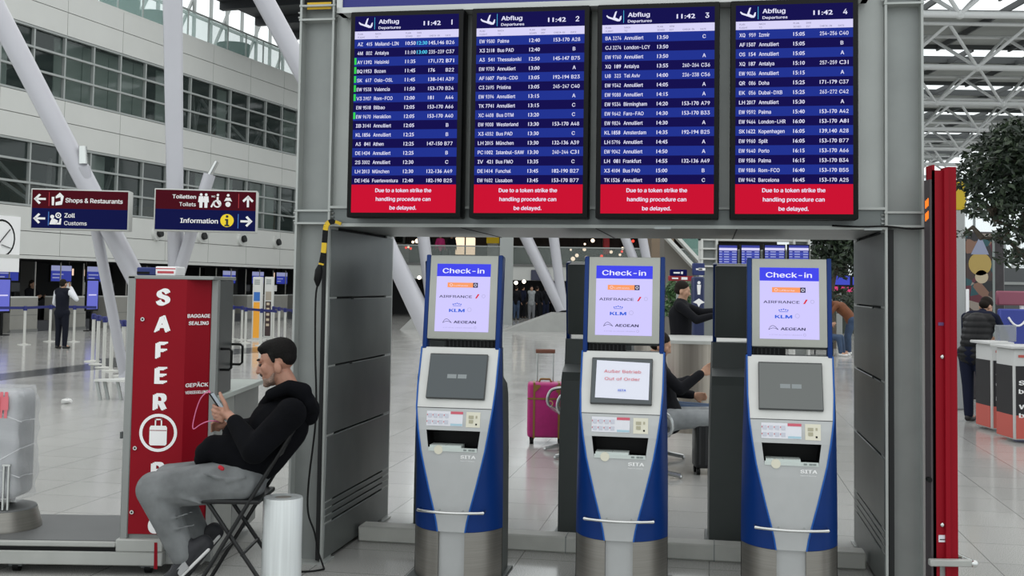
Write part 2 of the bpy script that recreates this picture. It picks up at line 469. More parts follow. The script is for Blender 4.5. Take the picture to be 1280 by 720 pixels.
# lintel box
mb = MB(); mb.box(0, UR, .04, DEP-.04, ZS, ZS+.02)
for k in range(1, 4): mb.box(UR*k/4-.004, UR*k/4+.004, .04, DEP-.04, ZS-.003, ZS+.001, 1)
mb.build('soffit', [M_pan, M_dark], gan, local=True)
mb = MB(); mb.box(0, UR, .05, .07, ZS+.12, ZT); mb.box(0, UR, DEP-.07, DEP-.05, ZS+.02, ZT)
mb.box(0, UR, .03, .07, ZS+.02, ZS+.115, 1)
mb.box(0, UR, 0, .05, ZS, ZS+.02); mb.box(0, UR, 0, .05, ZS+.115, ZS+.13)
mb.build('fascia', [M_steel_l, M_pan], gan, local=True)
mb = MB(); mb.box(UC0, UC1, 0, DEP, ZT, ZT+.02); mb.build('top_plate', M_steel, gan, local=True)
mb = MB(); mb.box(UC0+.03, -.02, .02, .07, 3.54, 3.80); mb.box(UC0+.04, -.03, .017, .02, 3.50, 3.545, 1)
mb.build('control_box', [M_black, mat('yellow_label', 'd8b01c', .5)], gan, local=True)
mb = MB()
for u in (UR*.62, UR*.98): mb.box(u-.05, u+.05, -.004, .02, ZS-.004, ZS+.012)
mb.build('cable_clip', M_bolt, gan, local=True)

# sign on top
us0 = gl(421, 10, -.10)[0]
zs0 = gl(560, 12.5, -.10)[1]
hs = thing('header_sign', 'blue header sign in a white frame above the departure boards', 'sign', gw(UR/2, -.05, zs0), -GA)
mb = MB(); mb.box(us0, UR-.10, -.10, .03, zs0, zs0+.035); mb.box(us0, us0+.035, -.10, .03, zs0, ZT+.05); mb.box(UR-.135, UR-.10, -.10, .03, zs0, ZT+.05); mb.box(us0, UR-.10, -.10, .03, ZT+.05, ZT+.085)
mb.v = [gw(p.x, p.y, p.z) for p in mb.v]; mb.build('frame', mat('white_frame', 'c9ccca', .4), hs)
mb = MB(); mb.box(us0+.03, UR-.13, -.085, .02, zs0+.03, ZT+.06); mb.v = [gw(p.x, p.y, p.z) for p in mb.v]
mb.build('face', mat('sign_blue_face', '1c2278', .35), hs)

# ------------------------------------------------------------------ departure boards
M_scr_d = mat('screen_dark_blue', '0c0450', .5, emit=.9, spec=.06)
M_scr_h = mat('screen_header_blue', '0d0750', .5, emit=.9, spec=.06)
M_scr_l = mat('screen_mid_blue', '1c2f8e', .5, emit=1.0, spec=.06)
M_scr_w = mat('screen_white', 'd4d0f4', .35, emit=1.0, spec=.2)
M_scr_r = mat('screen_red', 'c8082e', .5, emit=1.0, spec=.06)
M_scr_t = mat('screen_text', 'dcdcf2', .5, emit=1.1, spec=.06)
M_scr_c = mat('screen_cyan', '4cc8f0', .35, emit=1.0, spec=.2)
M_scr_g = mat('screen_green', '28d048', .35, emit=1.0, spec=.2)
M_scr_n = mat('screen_grey_text', '5a5a80', .35, emit=.6, spec=.2)
BOARDS = [
"""AZ 415|Mailand-LIN|10:50|12:30|145,146|B26
4M 802|Antalya|11:10|13:00|235-239|C37
AY 1392|Helsinki|11:35||171,172|B71|g
BQ 1953|Bozen|11:45||176|B22|g
SK 617|Oslo-OSL|11:45||138-141|A39|g
EW 9538|Valencia|11:50||153-170|B24|g
V3 3907|Rom-FCO|12:00||181|A44|g
EW 9518|Bilbao|12:05||153-170|A66
EW 9670|Heraklion|12:05||153-170|A40|g
IB 3141|Annulliert|12:05|||B
KL 1856|Annulliert|12:25|||B
A3 841|Athen|12:25||147-150|B77
DE 1434|Annulliert|12:25|||B
2S 3002|Annulliert|12:30|||C
LH 2013|München|12:30||132-136|A49
DE 1456|Fuerteventura|12:40||182-190|B25""",
"""EW 9580|Palma|12:40||153-170|A28
X3 2118|Bus PAD|12:40|||B
A3 541|Thessaloniki|12:50||145-147|B75
EW 9750|Annulliert|13:00|||A
AF 1607|Paris-CDG|13:05||192-194|B23
C3 2695|Pristina|13:05||245-247|C40
EW 9394|Annulliert|13:15|||A
TK 7741|Annulliert|13:15|||C
XC 4408|Bus DTM|13:20|||C
EW 9008|Westerland|13:30||153-170|A48
X3 4552|Bus PAD|13:30|||C
LH 2015|München|13:30||132-136|A39
PC 1002|Istanbul-SAW|13:30||240-244|C31
IV 421|Bus FMO|13:35|||C
DE 1414|Funchal|13:45||182-190|B27
EW 9602|Lissabon|13:45||153-170|B77""",
"""BA 3274|Annulliert|13:50|||C
CJ 3274|London-LCY|13:50|||
EW 9760|Annulliert|13:50|||A
XQ 189|Antalya|13:55||260-264|C36
U8 323|Tel Aviv|14:00||236-238|C56
EW 9342|Annulliert|14:05|||A
EW 9088|Annulliert|14:15|||A
EW 9334|Birmingham|14:20||153-170|A79
EW 9642|Faro-FAO|14:30||153-170|B33
EW 9824|Annulliert|14:30|||A
KL 1858|Amsterdam|14:35||192-194|B25
LH 5796|Annulliert|14:45|||A
EW 9042|Annulliert|14:50|||A
LH 081|Frankfurt|14:55||132-136|A49
X3 4104|Bus PAD|15:00|||B
TK 1526|Annulliert|15:00|||C""",
"""XQ 959|Izmir|15:05||254-256|C40
AF 1507|Annulliert|15:05|||B
OS 154|Annulliert|15:05|||A
XQ 187|Antalya|15:10||257-259|C31
EW 9036|Annulliert|15:15|||A
QR 086|Doha|15:25||171-179|C37
EK 056|Dubai-DXB|15:25||263-272|C42
LH 2017|Annulliert|15:30|||A
EW 9592|Palma|15:40||153-170|A42
EW 9464|London-LHR|16:00||153-170|A81
SK 1622|Kopenhagen|16:05||139,140|A28
EW 9960|Split|16:05||153-170|B77
EW 9640|Porto|16:15||153-170|A66
EW 9586|Palma|16:15||153-170|B34
EW 9886|Rom-FCO|16:40||153-170|B55
EW 9442|Barcelona|16:45||153-170|A25"""]
VB = -.14
bz0 = gl(506, 272, VB)[1]; bz1 = gl(506, 13, VB)[1]
bx = [(gl(a, 150, VB)[0], gl(b, 150, VB)[0]) for a, b in ((435.5, 577.5), (588.5, 735), (746.5, 898), (911, 1075))]
bwid = sum(b - a for a, b in bx)/4
PLANE = [(-.5,.10),(-.46,.17),(-.30,.06),(-.02,-.03),(.15,.38),(.27,.42),(.14,.0),(.42,-.13),(.52,.08),(.60,.10),(.58,-.12),(.48,-.26),(.30,-.26),(-.05,-.14),(-.38,-.03)]
BL = ['departure board numbered one, its first flight going to Mailand, with green marks beside some rows', 'departure board numbered two, its first flight going to Palma',
      'departure board numbered three, its second flight going to London City', 'departure board numbered four, its first flight going to Izmir']
for i, (a, b) in enumerate(bx):
    c = (a + b)/2; hw = bwid/2; zb, zt = bz0, bz1
    br = thing('departure_board', BL[i], 'departure board', gw(c, VB + .07, zb), -GA, 'departure boards on the gantry')
    def lo(mb):     # local (x, y, z): x along the board, y depth from its face, z up from its base
        return mb
    mb = MB(); hgt = zt - zb
    mb.rbox(-hw, hw, -.07, .06, 0, hgt, .008, 2); mb.build('housing', M_black, br, local=True)
    mb = MB(); mb.box(-.2, .2, .06, .13, .3, hgt-.3); mb.build('wall_bracket', M_pan, br, local=True)
    x0, x1 = -hw+.03, hw-.03; W = x1-x0; y = -.0715; sz0, sz1 = .03, hgt-.03; SH = sz1-sz0
    def Q(mb, a_, b_, z0, z1, mi, yy=y): mb.quad((a_, yy, z0), (b_, yy, z0), (b_, yy, z1), (a_, yy, z1), mi)
    banner = SH*.141; hdr = SH*.078; colh = SH*.040
    rows = BOARDS[i].split('\n'); rh = (SH - banner - hdr - colh)/16
    mb = MB(); Q(mb, x0, x1, sz1-hdr, sz1, 0); Q(mb, x0, x1, sz1-hdr-colh, sz1-hdr, 1)
    for r in range(16):
        zt_ = sz1-hdr-colh-rh*r; Q(mb, x0, x1, zt_-rh, zt_, 2 if r % 2 == 0 else 3)
    mb.build('screen', [M_scr_h, M_scr_w, M_scr_l, M_scr_d], br, local=True)
    yt = y - .0012; xd, zd = (1, 0, 0), (0, 0, 1)
    mb = MB(); zh = sz1-hdr
    mb.flat(PLANE, (x0+W*.098, yt, zh+hdr*.47), V(xd)*(W*.125), V(zd)*(hdr*.95), 0)
    Q(mb, x0+W*.19, x0+W*.194, zh+hdr*.12, zh+hdr*.9, 1, yt)
    mb.text('Abflug', (x0+W*.23, yt, zh+hdr*.48), xd, zd, hdr*.52, 'l', .02, 0, W*.197)
    mb.text('Departures', (x0+W*.23, yt, zh+hdr*.13), xd, zd, hdr*.32, 'l', .015, 0, W*.215)
    mb.text('11:42', (x0+W*.665, yt, zh+hdr*.30), xd, zd, hdr*.52, 'l', .02, 0, W*.165)
    mb.text(str(i+1), (x0+W*.935, yt, zh+hdr*.30), xd, zd, hdr*.62, 'c', .02, 0)
    for st1, st2, fx in (('PLAN', 'FLIGHT', .03), ('NACH', 'TO', .20), ('PLAN', 'SCHED', .495), ('ERW', 'EST', .605), ('', 'CHECK-IN', .72), ('', 'GATE', .875)):
        if st1: mb.text(st1, (x0+W*fx, yt, zh-colh*.45), xd, zd, colh*.38, 'l', 0, 2)
        mb.text(st2, (x0+W*fx, yt, zh-colh*.86), xd, zd, colh*.38, 'l', 0, 2)
    mb.build('header_lettering', [M_scr_t, M_scr_c, M_scr_n], br, local=True)
    mb = MB()
    for r, row in enumerate(rows):
        p = row.split('|') + ['']; zz = sz1-hdr-colh-rh*r - rh*.75; ts = rh*.74
        fl = p[0].split(' ')
        mb.text(fl[0], (x0+W*.03, yt, zz), xd, zd, ts, 'l', .012, 0, W*.052)
        mb.text(fl[1], (x0+W*.172, yt, zz), xd, zd, ts, 'r', .012, 0, W*(.058 if len(fl[1]) < 4 else .076))
        mb.text(p[1], (x0+W*.20, yt, zz), xd, zd, ts, 'l', .012, 0, None, .86)
        if p[2]: mb.text(p[2], (x0+W*.495, yt, zz), xd, zd, ts, 'l', .012, 0, W*.098)
        if p[3]: mb.text(p[3], (x0+W*.605, yt, zz), xd, zd, ts, 'l', .02, 1, W*.10)
        if p[4]: mb.text(p[4], (x0+W*.72, yt, zz), xd, zd, ts, 'l', .012, 0, W*.145 if len(p[4]) > 3 else None)
        if p[5]: mb.text(p[5], (x0+W*(.884 if len(p[5]) > 1 else .895), yt, zz), xd, zd, ts, 'l', .012, 0, W*.078 if len(p[5]) > 1 else None)
        if 'g' in p[6:]: mb.quad(*[(x0+W*q, yt, zz - rh*.06 + rh*.74*k) for q, k in ((.002, 0), (.022, 0), (.022, 1), (.002, 1))], 2)
    mb.build('flight_lettering', [M_scr_t, M_scr_c, M_scr_g], br, local=True)
    mb = MB(); Q(mb, x0, x1, sz0, sz0+banner, 0)
    for k, st in enumerate(('Due to a token strike the', 'handling procedure can', 'be delayed.')):
        mb.text(st, (0, yt, sz0+banner*(.73-.31*k)), xd, zd, banner*.26, 'c', .02, 1)
    mb.build('warning_banner', [M_scr_r, M_scr_t], br, local=True)

# ------------------------------------------------------------------ check-in machines
M_blue = mat('kiosk_blue', '052f70', .4, .0, .04, 5, spec=.25)
M_blue_hi = mat('kiosk_blue_edge', '1a58a8', .4, spec=.3)
M_silver = mat('kiosk_silver', 'b2b4b4', .4, .35, .04, 8)
M_silver_l = mat('kiosk_silver_light', 'c6c7c4', .4, .2, .03, 8)
M_brush = mat('kiosk_brushed_steel', '8f8c86', .34, .75, .10, 3, stretch=(1, 1, 60))
M_kdark = mat('kiosk_dark_grey', '4a504f', .45, .1, .06, 5)
M_frame = mat('kiosk_header_frame', 'a8aaa3', .45, .15, .03, 6)
M_lav = mat('display_lavender', 'cdc6fb', .3, emit=1.0, spec=.2)
M_cblue = mat('display_blue', '3a3ee8', .3, emit=1.0, spec=.2)
M_cwht = mat('display_white', 'ececff', .3, emit=1.0, spec=.2)
M_orange = mat('display_orange', 'f79a62', .3, emit=1.0, spec=.2)
M_cdark = mat('display_dark_text', '2c2a55', .3, emit=.8, spec=.2)
M_cred = mat('display_red', 'd8283c', .3, emit=1.0, spec=.2)
M_ckl = mat('display_mid_blue', '2f5fd8', .3, emit=1.0, spec=.2)
M_cgry = mat('display_grey', 'a8a4cc', .3, emit=1.0, spec=.2)
M_touch = mat('touch_screen_grey', '6a7478', .25, emit=.45, spec=.4)
M_touch2 = mat('touch_screen_pale', '8c9290', .25, emit=.45, spec=.4)
M_btn = mat('touch_button', '8d9698', .4, emit=.8)
M_bez = mat('bezel_dark', '3a3d3d', .4)
M_stick = mat('sticker_white', 'dcdde4', .5)
M_cream = mat('reader_cream', 'd9d6c4', .5)
M_tray = mat('tray_pale', 'c3ccc8', .5)
M_red_s = mat('sticker_red', 'c8586a', .5)
M_tur = mat('sticker_turquoise', 'a4c6d4', .5)
M_chrome = mat('chrome', 'c8cac8', .18, 1.0)
ZL = [.30, .36, .42, .55, .70, .77, .89, .96, 1.02, 1.15, 1.37]
US = [.080, .090, .104, .138, .174, .190, .210, .220, .228, .236, .238]
UO = [.270, .270, .270, .269, .267, .266, .264, .262, .260, .256, .250]
V0 = [.0, .0, .0, .0, .0, .002, .008, .018, .030, .083, .170]
VO = [.20, .20, .20, .20, .20, .20, .20, .20, .20, .202, .212]
def cheek_pt(us, uo, v0, vo, t):
    cx, cy = us + (uo-us)*.72, v0 + (vo-v0)*.18
    return (us*(1-t)**2 + 2*cx*t*(1-t) + uo*t*t, v0*(1-t)**2 + 2*cy*t*(1-t) + vo*t*t)
def kiosk(label, loc, rz, variant, group, name='check_in_kiosk'):
    k = thing(name, label, 'check-in machine', loc, rz, group)
    # pedestal: two curved steel halves and a recessed middle
    for sg in (-1, 1):
        def fn(a, b):
            u, v = cheek_pt(.080, .268, .0, .20, a); return V((sg*u, v, .012 + b*.286))
        mb = MB(); mb.grid(fn, 10, 1); mb.quad((sg*.08, 0, .012), (sg*.08, .06, .012), (sg*.08, .06, .298), (sg*.08, 0, .298))
        mb.build('pedestal_half', M_brush, k, local=True)
    mb = MB(); mb.box(-.079, .079, .03, .10, .012, .30); mb.build('pedestal_centre', M_silver, k, local=True)
    mb = MB(); mb.rbox(-.29, .29, .06, .47, 0, .012, .004, 1); mb.build('base_plate', M_kdark, k, local=True)
    # blue cheeks
    for sg in (-1, 1):
        mb = MB(); n = len(ZL)-1
        def fn(a, b):
            j = b*n; i = min(int(j), n-1); f = j-i; L = lambda A: A[i]*(1-f)+A[i+1]*f
            u, v = cheek_pt(L(US)+.003, L(UO), L(V0), L(VO), a); return V((sg*u, v, L(ZL)))
        mb.grid(fn, 10, n*2)
        for z, us, uo, v0, vo in ((ZL[0], US[0], UO[0], V0[0], VO[0]),):
            mb.poly([V((sg*cheek_pt(us, uo, v0, vo, t/8)[0], cheek_pt(us, uo, v0, vo, t/8)[1], z)) for t in range(9)])
        mb.tube([V((sg*(us+.003), v-.002, z)) for z, us, v in zip(ZL, US, V0)], .005, 6, 1)
        mb.build('blue_cheek', [M_blue, M_blue_hi], k, local=True)
    # silver front with the printer slot
    mb = MB(); fr = .155/.20
    for i in range(len(ZL)-1):
        a, b = i, i+1; cols = (-1, -fr, fr, 1)
        for c in range(3):
            if c == 1 and ZL[i] == .77: continue
            mb.quad((cols[c]*US[a], V0[a], ZL[a]), (cols[c+1]*US[a], V0[a], ZL[a]), (cols[c+1]*US[b], V0[b], ZL[b]), (cols[c]*US[b], V0[b], ZL[b]), 1 if ZL[i] >= 1.0 else 0)
    mb.box(-.228, .228, .0285, .031, 1.017, 1.021, 2)
    mb.build('silver_front', [M_silver, M_silver_l, M_bez], k, local=True)
    sw0, sw1 = .19*fr, .21*fr
    mb = MB(); z0, z1 = .77, .89
    P = [(-sw0, .002, z0), (sw0, .002, z0), (sw1, .008, z1), (-sw1, .008, z1)]; B = [(-sw0, .15, z0+.01), (sw0, .15, z0+.01), (sw1, .15, z1), (-sw1, .15, z1)]
    for j in range(4): mb.quad(P[j], P[(j+1) % 4], B[(j+1) % 4], B[j], 0)
    mb.quad(*B, 0)
    mb.build('printer_slot', M_black, k, local=True)
    mb = MB(); mb.box(-.140, .050, .004, .10, .772, .802); mb.box(-.045, -.043, .002, .10, .802, .803, 1); mb.box(-.147, .147, -.004, .006, .768, .790)
    mb.cyl((-.085, -.006, .776), (-.085, .004, .776), .026, n=20, mi=2)
    for x in (.075, .105, .125): mb.box(x-.009, x+.009, -.0055, -.003, .774, .784, 1)
    mb.build('ticket_tray', [M_tray, M_cgry_s, M_cream], k, local=True)
    # stickers
    mb = MB()
    def pl(x, z):
        i = max(j for j in range(len(ZL)-1) if ZL[j] <= z); f = (z-ZL[i])/(ZL[i+1]-ZL[i]); return (x, V0[i]*(1-f)+V0[i+1]*f - .003, z)
    def pq(mb, a, b, z0, z1, mi, d=0):
        q = [V(pl(a, z0)), V(pl(b, z0)), V(pl(b, z1)), V(pl(a, z1))]
        for p in q: p.y -= d
        mb.quad(*q, mi)
    pq(mb, -.165, -.02, .915, 1.0, 0); pq(mb, -.02, .055, .915, .995, 0); pq(mb, -.02, .055, .985, 1.0, 1, .001); pq(mb, -.018, .053, .918, .93, 2, .001)
    for r in range(2):
        for c in range(4): pq(mb, -.157+c*.034, -.135+c*.034, .925+r*.038, .948+r*.038, 3, .001); pq(mb, -.163+c*.034, -.159+c*.034, .935+r*.038, .944+r*.038, 1, .001)
    mb.build('instruction_sticker', [M_stick, M_red_s, M_tur, M_stick2], k, local=True)
    mb = MB(); pq(mb, .075, .160, .912, 1.0, 0)
    pq(mb, .09, .12, .962, .98, 1, .001); pq(mb, .092, .118, .935, .955, 1, .001); pq(mb, .132, .142, .965, .98, 1, .001); pq(mb, .132, .142, .925, .935, 2, .001)
    mb.build('card_reader', [M_cream, M_stick3, M_black], k, local=True)
    mb = MB(); mb.text('SITA', (.048, -.002, .730), X3, Z3, .036, 'l', .03, 0, .092); mb.text('Airport IT Solutions', (.048, -.002, .713), X3, Z3, .012, 'l', 0, 0, .085)
    mb.build('maker_lettering', M_white, k, local=True)
    # handle
    mb = MB(); pts = [V((-.195+.39*i/14, -.035 - .045*math.cos((i/14-.5)*math.pi), .425)) for i in range(15)]
    mb.tube([V((-.195, .03, .425))] + pts + [V((.195, .03, .425))], .009, 10)
    for x in (-.07, .07): mb.cyl((x, -.075, .425), (x, .0, .425), .006, n=8)
    mb.build('handle', M_chrome, k, local=True)
    # body behind
    mb = MB(); zz = [.012]+ZL[:9]+[1.10]
    prof = [(.012, .46), (1.08, .46), (1.14, .43), (1.19, .31), (1.37, .30)]
    for sg in (-1, 1):
        zz = [.012, .30, .70, 1.02, 1.08, 1.14, 1.19, 1.37]
        vb = [.46, .46, .46, .46, .46, .43, .31, .30]; uo = [.270, .270, .267, .260, .258, .256, .254, .250]; vo = [.20, .20, .20, .20, .201, .202, .204, .212]
        for a in range(len(zz)-1):
            mb.quad((sg*uo[a], vo[a], zz[a]), (sg*(uo[a]-.012), vb[a], zz[a]), (sg*(uo[a+1]-.012), vb[a+1], zz[a+1]), (sg*uo[a+1], vo[a+1], zz[a+1]))
    for a in range(len(zz)-1):
        mb.quad((-uo[a]+.012, vb[a], zz[a]), (uo[a]-.012, vb[a], zz[a]), (uo[a+1]-.012, vb[a+1], zz[a+1]), (-uo[a+1]+.012, vb[a+1], zz[a+1]), 1 if 1.1 < zz[a] < 1.15 else 0)
    mb.quad((-.238, .17, 1.37), (.238, .17, 1.37), (.238, .30, 1.37), (-.238, .30, 1.37))
    mb.build('rear_housing', [M_kdark, M_kdark_lit], k, local=True)
    # neck and vent between the two heads
    mb = MB(); na, nb = {1: (-.11, .235), 2: (-.235, .01), 3: (-.235, -.02)}[variant]; mb.box(na, nb, .215, .29, 1.365, 1.425)
    for j in range(int((nb-na)/.024)): mb.box(na+.004+j*.024, na+.012+j*.024, .209, .216, 1.37, 1.42, 1)
    mb.build('neck_vent', [M_black, M_dark], k, local=True)
    # header display
    d = V((0, .065, .51)).normalized(); nrm = V((0, -d.z, d.y)); o = V((0, .172, 1.42)); L = .515
    A = Matrix(((1, 0, 0, 0), (0, -nrm.y, d.y, 0), (0, -nrm.z, d.z, 0), (0, 0, 0, 1))); A.translation = o      # local: x right, y back, z along the tilt
    mb = MB(); mb.rbox(-.213, .213, 0, .03, 0, L, .006, 2, 0, A); mb.build('header_frame', M_frame, k, local=True)
    mb = MB(); mb.rbox(-.225, .225, .031, .12, -.005, L-.005, .012, 2, 0, A); mb.build('header_back', M_kdark, k, local=True)
    for sg in (-1, 1):
        mb = MB(); a, b = sorted((sg*.213, sg*.240)); mb.rbox(a, b, .0, .09, -.06, L+.004, .006, 2, 0, A); mb.build('blue_edge', M_blue, k, local=True)
    sx0, sx1, sz0, sz1 = -.168, .168, .045, .462; y = -.0015
    def T(x, z, yy=y): return A @ V((x, yy, z))
    mb = MB(); hb = sz1-.078
    mb.quad(T(sx0, sz0), T(sx1, sz0), T(sx1, hb), T(sx0, hb), 0); mb.quad(T(sx0, hb), T(sx1, hb), T(sx1, sz1), T(sx0, sz1), 1)
    mb.build('display', [M_lav, M_cblue], k, local=True)
    mb = MB(); y2 = -.0028
    def txt(st, x, z, s_, al, mi, wd=None, b=.01): mb.text(st, T(x, z, y2), X3, d, s_, al, b, mi, wd)
    def rq(a, b, z0, z1, mi, yy=y2): mb.quad(T(a, z0, yy), T(b, z0, yy), T(b, z1, yy), T(a, z1, yy), mi)
    txt('Check-in', -.002, hb+.020, .058, 'c', 0, .262, .015)
    rq(-.098, .062, .316, .346, 1); txt('Lufthansa', -.015, .324, .017, 'c', 0, .09); rq(.062, .092, .316, .346, 2); mb.disc(T(-.075, .331, -.0032), X3, d, .009, 0, 14, .007); mb.disc(T(.077, .331, -.0032), X3, d, .009, 0, 12, .006)
    txt('AIRFRANCE', -.147, .252, .030, 'l', 2, .205, .012); mb.poly([T(.078, .250, y2), T(.088, .250, y2), T(.104, .275, y2), T(.094, .277, y2)], 3); mb.disc(T(.130, .264, y2), X3, d, .011, 5, 14, .009)
    txt('KLM', -.082, .165, .037, 'l', 4, .098, .03)
    for q in (-.052, -.040, -.028, -.016, -.004): mb.disc(T(q-.005, .212+.006*(1-abs(q+.028)/.024), y2), X3, d, .0042, 4, 8)
    rq(-.058, -.008, .202, .205, 4); mb.disc(T(.045, .180, y2), X3, d, .013, 5, 14, .011)
    txt('AEGEAN', -.050, .096, .031, 'l', 2, .140, .025)
    mb.tube([T(-.118+.055*i/8, .098+.024*math.sin(math.pi*(i/8)**.8), y2) for i in range(9)], .0013, 4, 2); mb.tube([T(-.118+.055*i/8, .098+.010*math.sin(math.pi*i/8), y2) for i in range(9)], .0012, 4, 2)
    txt('A STAR ALLIANCE MEMBER', -.115, .066, .012, 'l', 5, .185, 0); mb.disc(T(.085, .071, y2), X3, d, .008, 5, 10, .006)
    mb.build('display_lettering', [M_cwht, M_orange, M_cdark, M_cred, M_ckl, M_cgry], k, local=True)
    # touch screen
    d2 = V((0, .140, .35)).normalized(); n2 = V((0, -d2.z, d2.y)); o2 = V((0, .030, 1.02))
    B2 = Matrix(((1, 0, 0, 0), (0, -n2.y, d2.y, 0), (0, -n2.z, d2.z, 0), (0, 0, 0, 1))); B2.translation = o2
    # follow the two facets of the silver front
    mb = MB(); mb.rbox(-.178, .178, -.022, .03, .052, .331, .004, 2, 0, B2); mb.build('touch_bezel', M_bez, k, local=True)
    mb = MB(); q = [B2 @ V(p) for p in ((-.174, -.0235, .056), (.174, -.0235, .056), (.174, -.0235, .322), (-.174, -.0235, .322))]
    mb.quad(*q, 0)
    for a, b in ((-.058, -.002), (.006, .060)):
        mb.quad(*[B2 @ V((p, -.0245, z)) for p, z in ((a, .175), (b, .175), (b, .20), (a, .20))], 1)
    mb.build('touch_screen', [M_touch if variant != 3 else M_touch2, M_btn], k, local=True)
    return k, B2
M_cgry_s = mat('tray_seam', '7f8886', .5); M_stick2 = mat('sticker_drawing', 'c3c6d2', .5); M_stick3 = mat('reader_drawing', 'a8a48c', .5)
M_kdark_lit = mat('kiosk_ledge_lit', '8c9090', .4, .1)  # paler copy of the dark grey: light on the rear ledge painted in
KV = -.25
KC = [gl(562, 637, KV-.05)[0], gl(773, 645, KV-.05)[0], gl(990, 657, KV-.05)[0]]
print('KIOSK', KC)
KL = ['blue and silver check-in machine beside the pink suitcase, closest to the seated man', 'middle blue and silver check-in machine with a paper notice on its screen', 'blue and silver check-in machine closest to the tall red post']
for i in range(3):
    kk, B2 = kiosk(KL[i], gw(KC[i], KV), -GA, i+1, 'check-in machines facing the front')
    if i == 1:
        pn = tag(MB().quad(*[(wmat(kk) @ (B2 @ V(p))) for p in ((-.150, -.0275, .085), (.160, -.0275, .078), (.162, -.030, .300), (-.148, -.032, .310))], 0)
            .text('Außer Betrieb', wmat(kk) @ (B2 @ V((.005, -.0335, .235))), GU, (Matrix.Rotation(-GA, 3, 'Z') @ (B2.to_3x3() @ Z3)), .034, 'c', 0, 1, .215)
            .text('Out of Order', wmat(kk) @ (B2 @ V((.005, -.0335, .190))), GU, (Matrix.Rotation(-GA, 3, 'Z') @ (B2.to_3x3() @ Z3)), .034, 'c', 0, 1, .205)
            .text('SITA', wmat(kk) @ (B2 @ V((.005, -.0335, .125))), GU, (Matrix.Rotation(-GA, 3, 'Z') @ (B2.to_3x3() @ Z3)), .022, 'c', .03, 2, .048)
            .build('paper_notice', [mat('notice_paper', 'dfe1ee', .6), mat('notice_red', 'd8606c', .6), mat('notice_blue', '5a78d8', .6)]), 'white out of order paper notice taped over the middle machine screen', 'notice')
BKV = 1.20
KB = [gl(697, 640, BKV)[0] + .26, gl(886, 640, BKV)[0] + .26]
KB = [KB[0] - (KB[1]-KB[0])] + KB
print('BACKK', KB)
BKL = ['dark back of the check-in machine standing behind the blue machine closest to the seated man', 'dark back of the check-in machine standing behind the middle blue machine', 'dark back of the check-in machine standing behind the blue machine closest to the red post']
for i in range(3):
    kiosk(BKL[i], gw(KB[i], BKV + .46), math.pi - GA, 3, 'check-in machines facing away')
# white kerb between the legs
mb = MB(); mb.rbox(.02, UR-.02, 0, .16, 0, .105, .01, 1)
for k in range(1, 7): mb.box(UR*k/7-.003, UR*k/7+.003, -.001, .161, .0, .106, 1)
kb = tag(mb.build('floor_kerb', [mat('kerb_white', 'c4c5bf', .5, 0, .05, 8), M_cgry_s]), 'long low white kerb on the floor behind the three blue machines', 'kerb')
kb.location = gw(0, .66); kb.rotation_euler = (0, 0, -GA)
# ------------------------------------------------------------------ the long office front beyond the hall
FO = on_z(0, 417); FA = R(17.4)
FD = V((math.sin(FA), math.cos(FA), 0)); FI = V((-math.cos(FA), math.sin(FA), 0))     # along the front, into the building
def fw(t, y, z): return FO + FD*t + FI*y + Z3*z
def fpx(px, py, y=0.0):
    p = on_plane(px, py, FO + FI*y, FI) - FO
    return p.dot(FD), p.z
def fbuild(mb, name, mats, parent=None, kind=None):
    mb.v = [fw(*p) for p in mb.v]; return mb.build(name, mats, parent, kind)
M_fac = mat('facade_panel', 'c9cac6', .5, 0, .02, 1)
M_seam = mat('facade_seam', '6c6d6b', .6)
M_mull = mat('window_frame_grey', 'a2a6a4', .45, .2)
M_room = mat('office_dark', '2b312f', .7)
M_blind = mat('office_blind', 'b2c6bc', .7, 0, .12, 30, stretch=(12, 12, .1))
M_glass = mat('office_glass', '3a4644', .04, 0, spec=.9, alpha=.34)
M_ltrim = mat('facade_light_trim', 'c9cac6', .45)
T0, T1 = -9.0, 34.0
SP = 3.0; TS = fpx(84, 50)[0] % SP
zl = fpx(0, 322)[1]; zw = [fpx(0, y)[1] for y in (254.5, 168, 107, 18)]; zt = fpx(119, 1)[1]
print('FACADE', FO, zl, zw, zt)
bands = [(zl, zw[0], 'wall_left_lower'), (zw[1], zw[2], 'wall_left_middle'), (zw[3], zt, 'wall_left_upper')]
for z0, z1, nm in bands:
    mb = MB(); mb.box(T0, T1, .05, .35, z0+.002, z1-.002, 1)
    zm = z0 + (z1-z0)*(.52 if nm != 'wall_left_lower' else .53)
    ts = [T0] + [TS + SP*k for k in range(-4, 14) if T0 < TS + SP*k < T1] + [T1]
    for a, b in zip(ts, ts[1:]):
        for q0, q1 in ((z0 + (.12 if nm == 'wall_left_lower' else 0), zm), (zm, z1)): mb.box(a+.012, b-.012, 0, .06, q0+.012, q1-.012, 0)
    if nm == 'wall_left_lower': mb.box(T0, T1, -.06, .3, z0, z0+.11, 2)
    fbuild(mb, nm, [M_fac, M_seam, M_ltrim], None, 'structure')
rnd = random.Random(3)
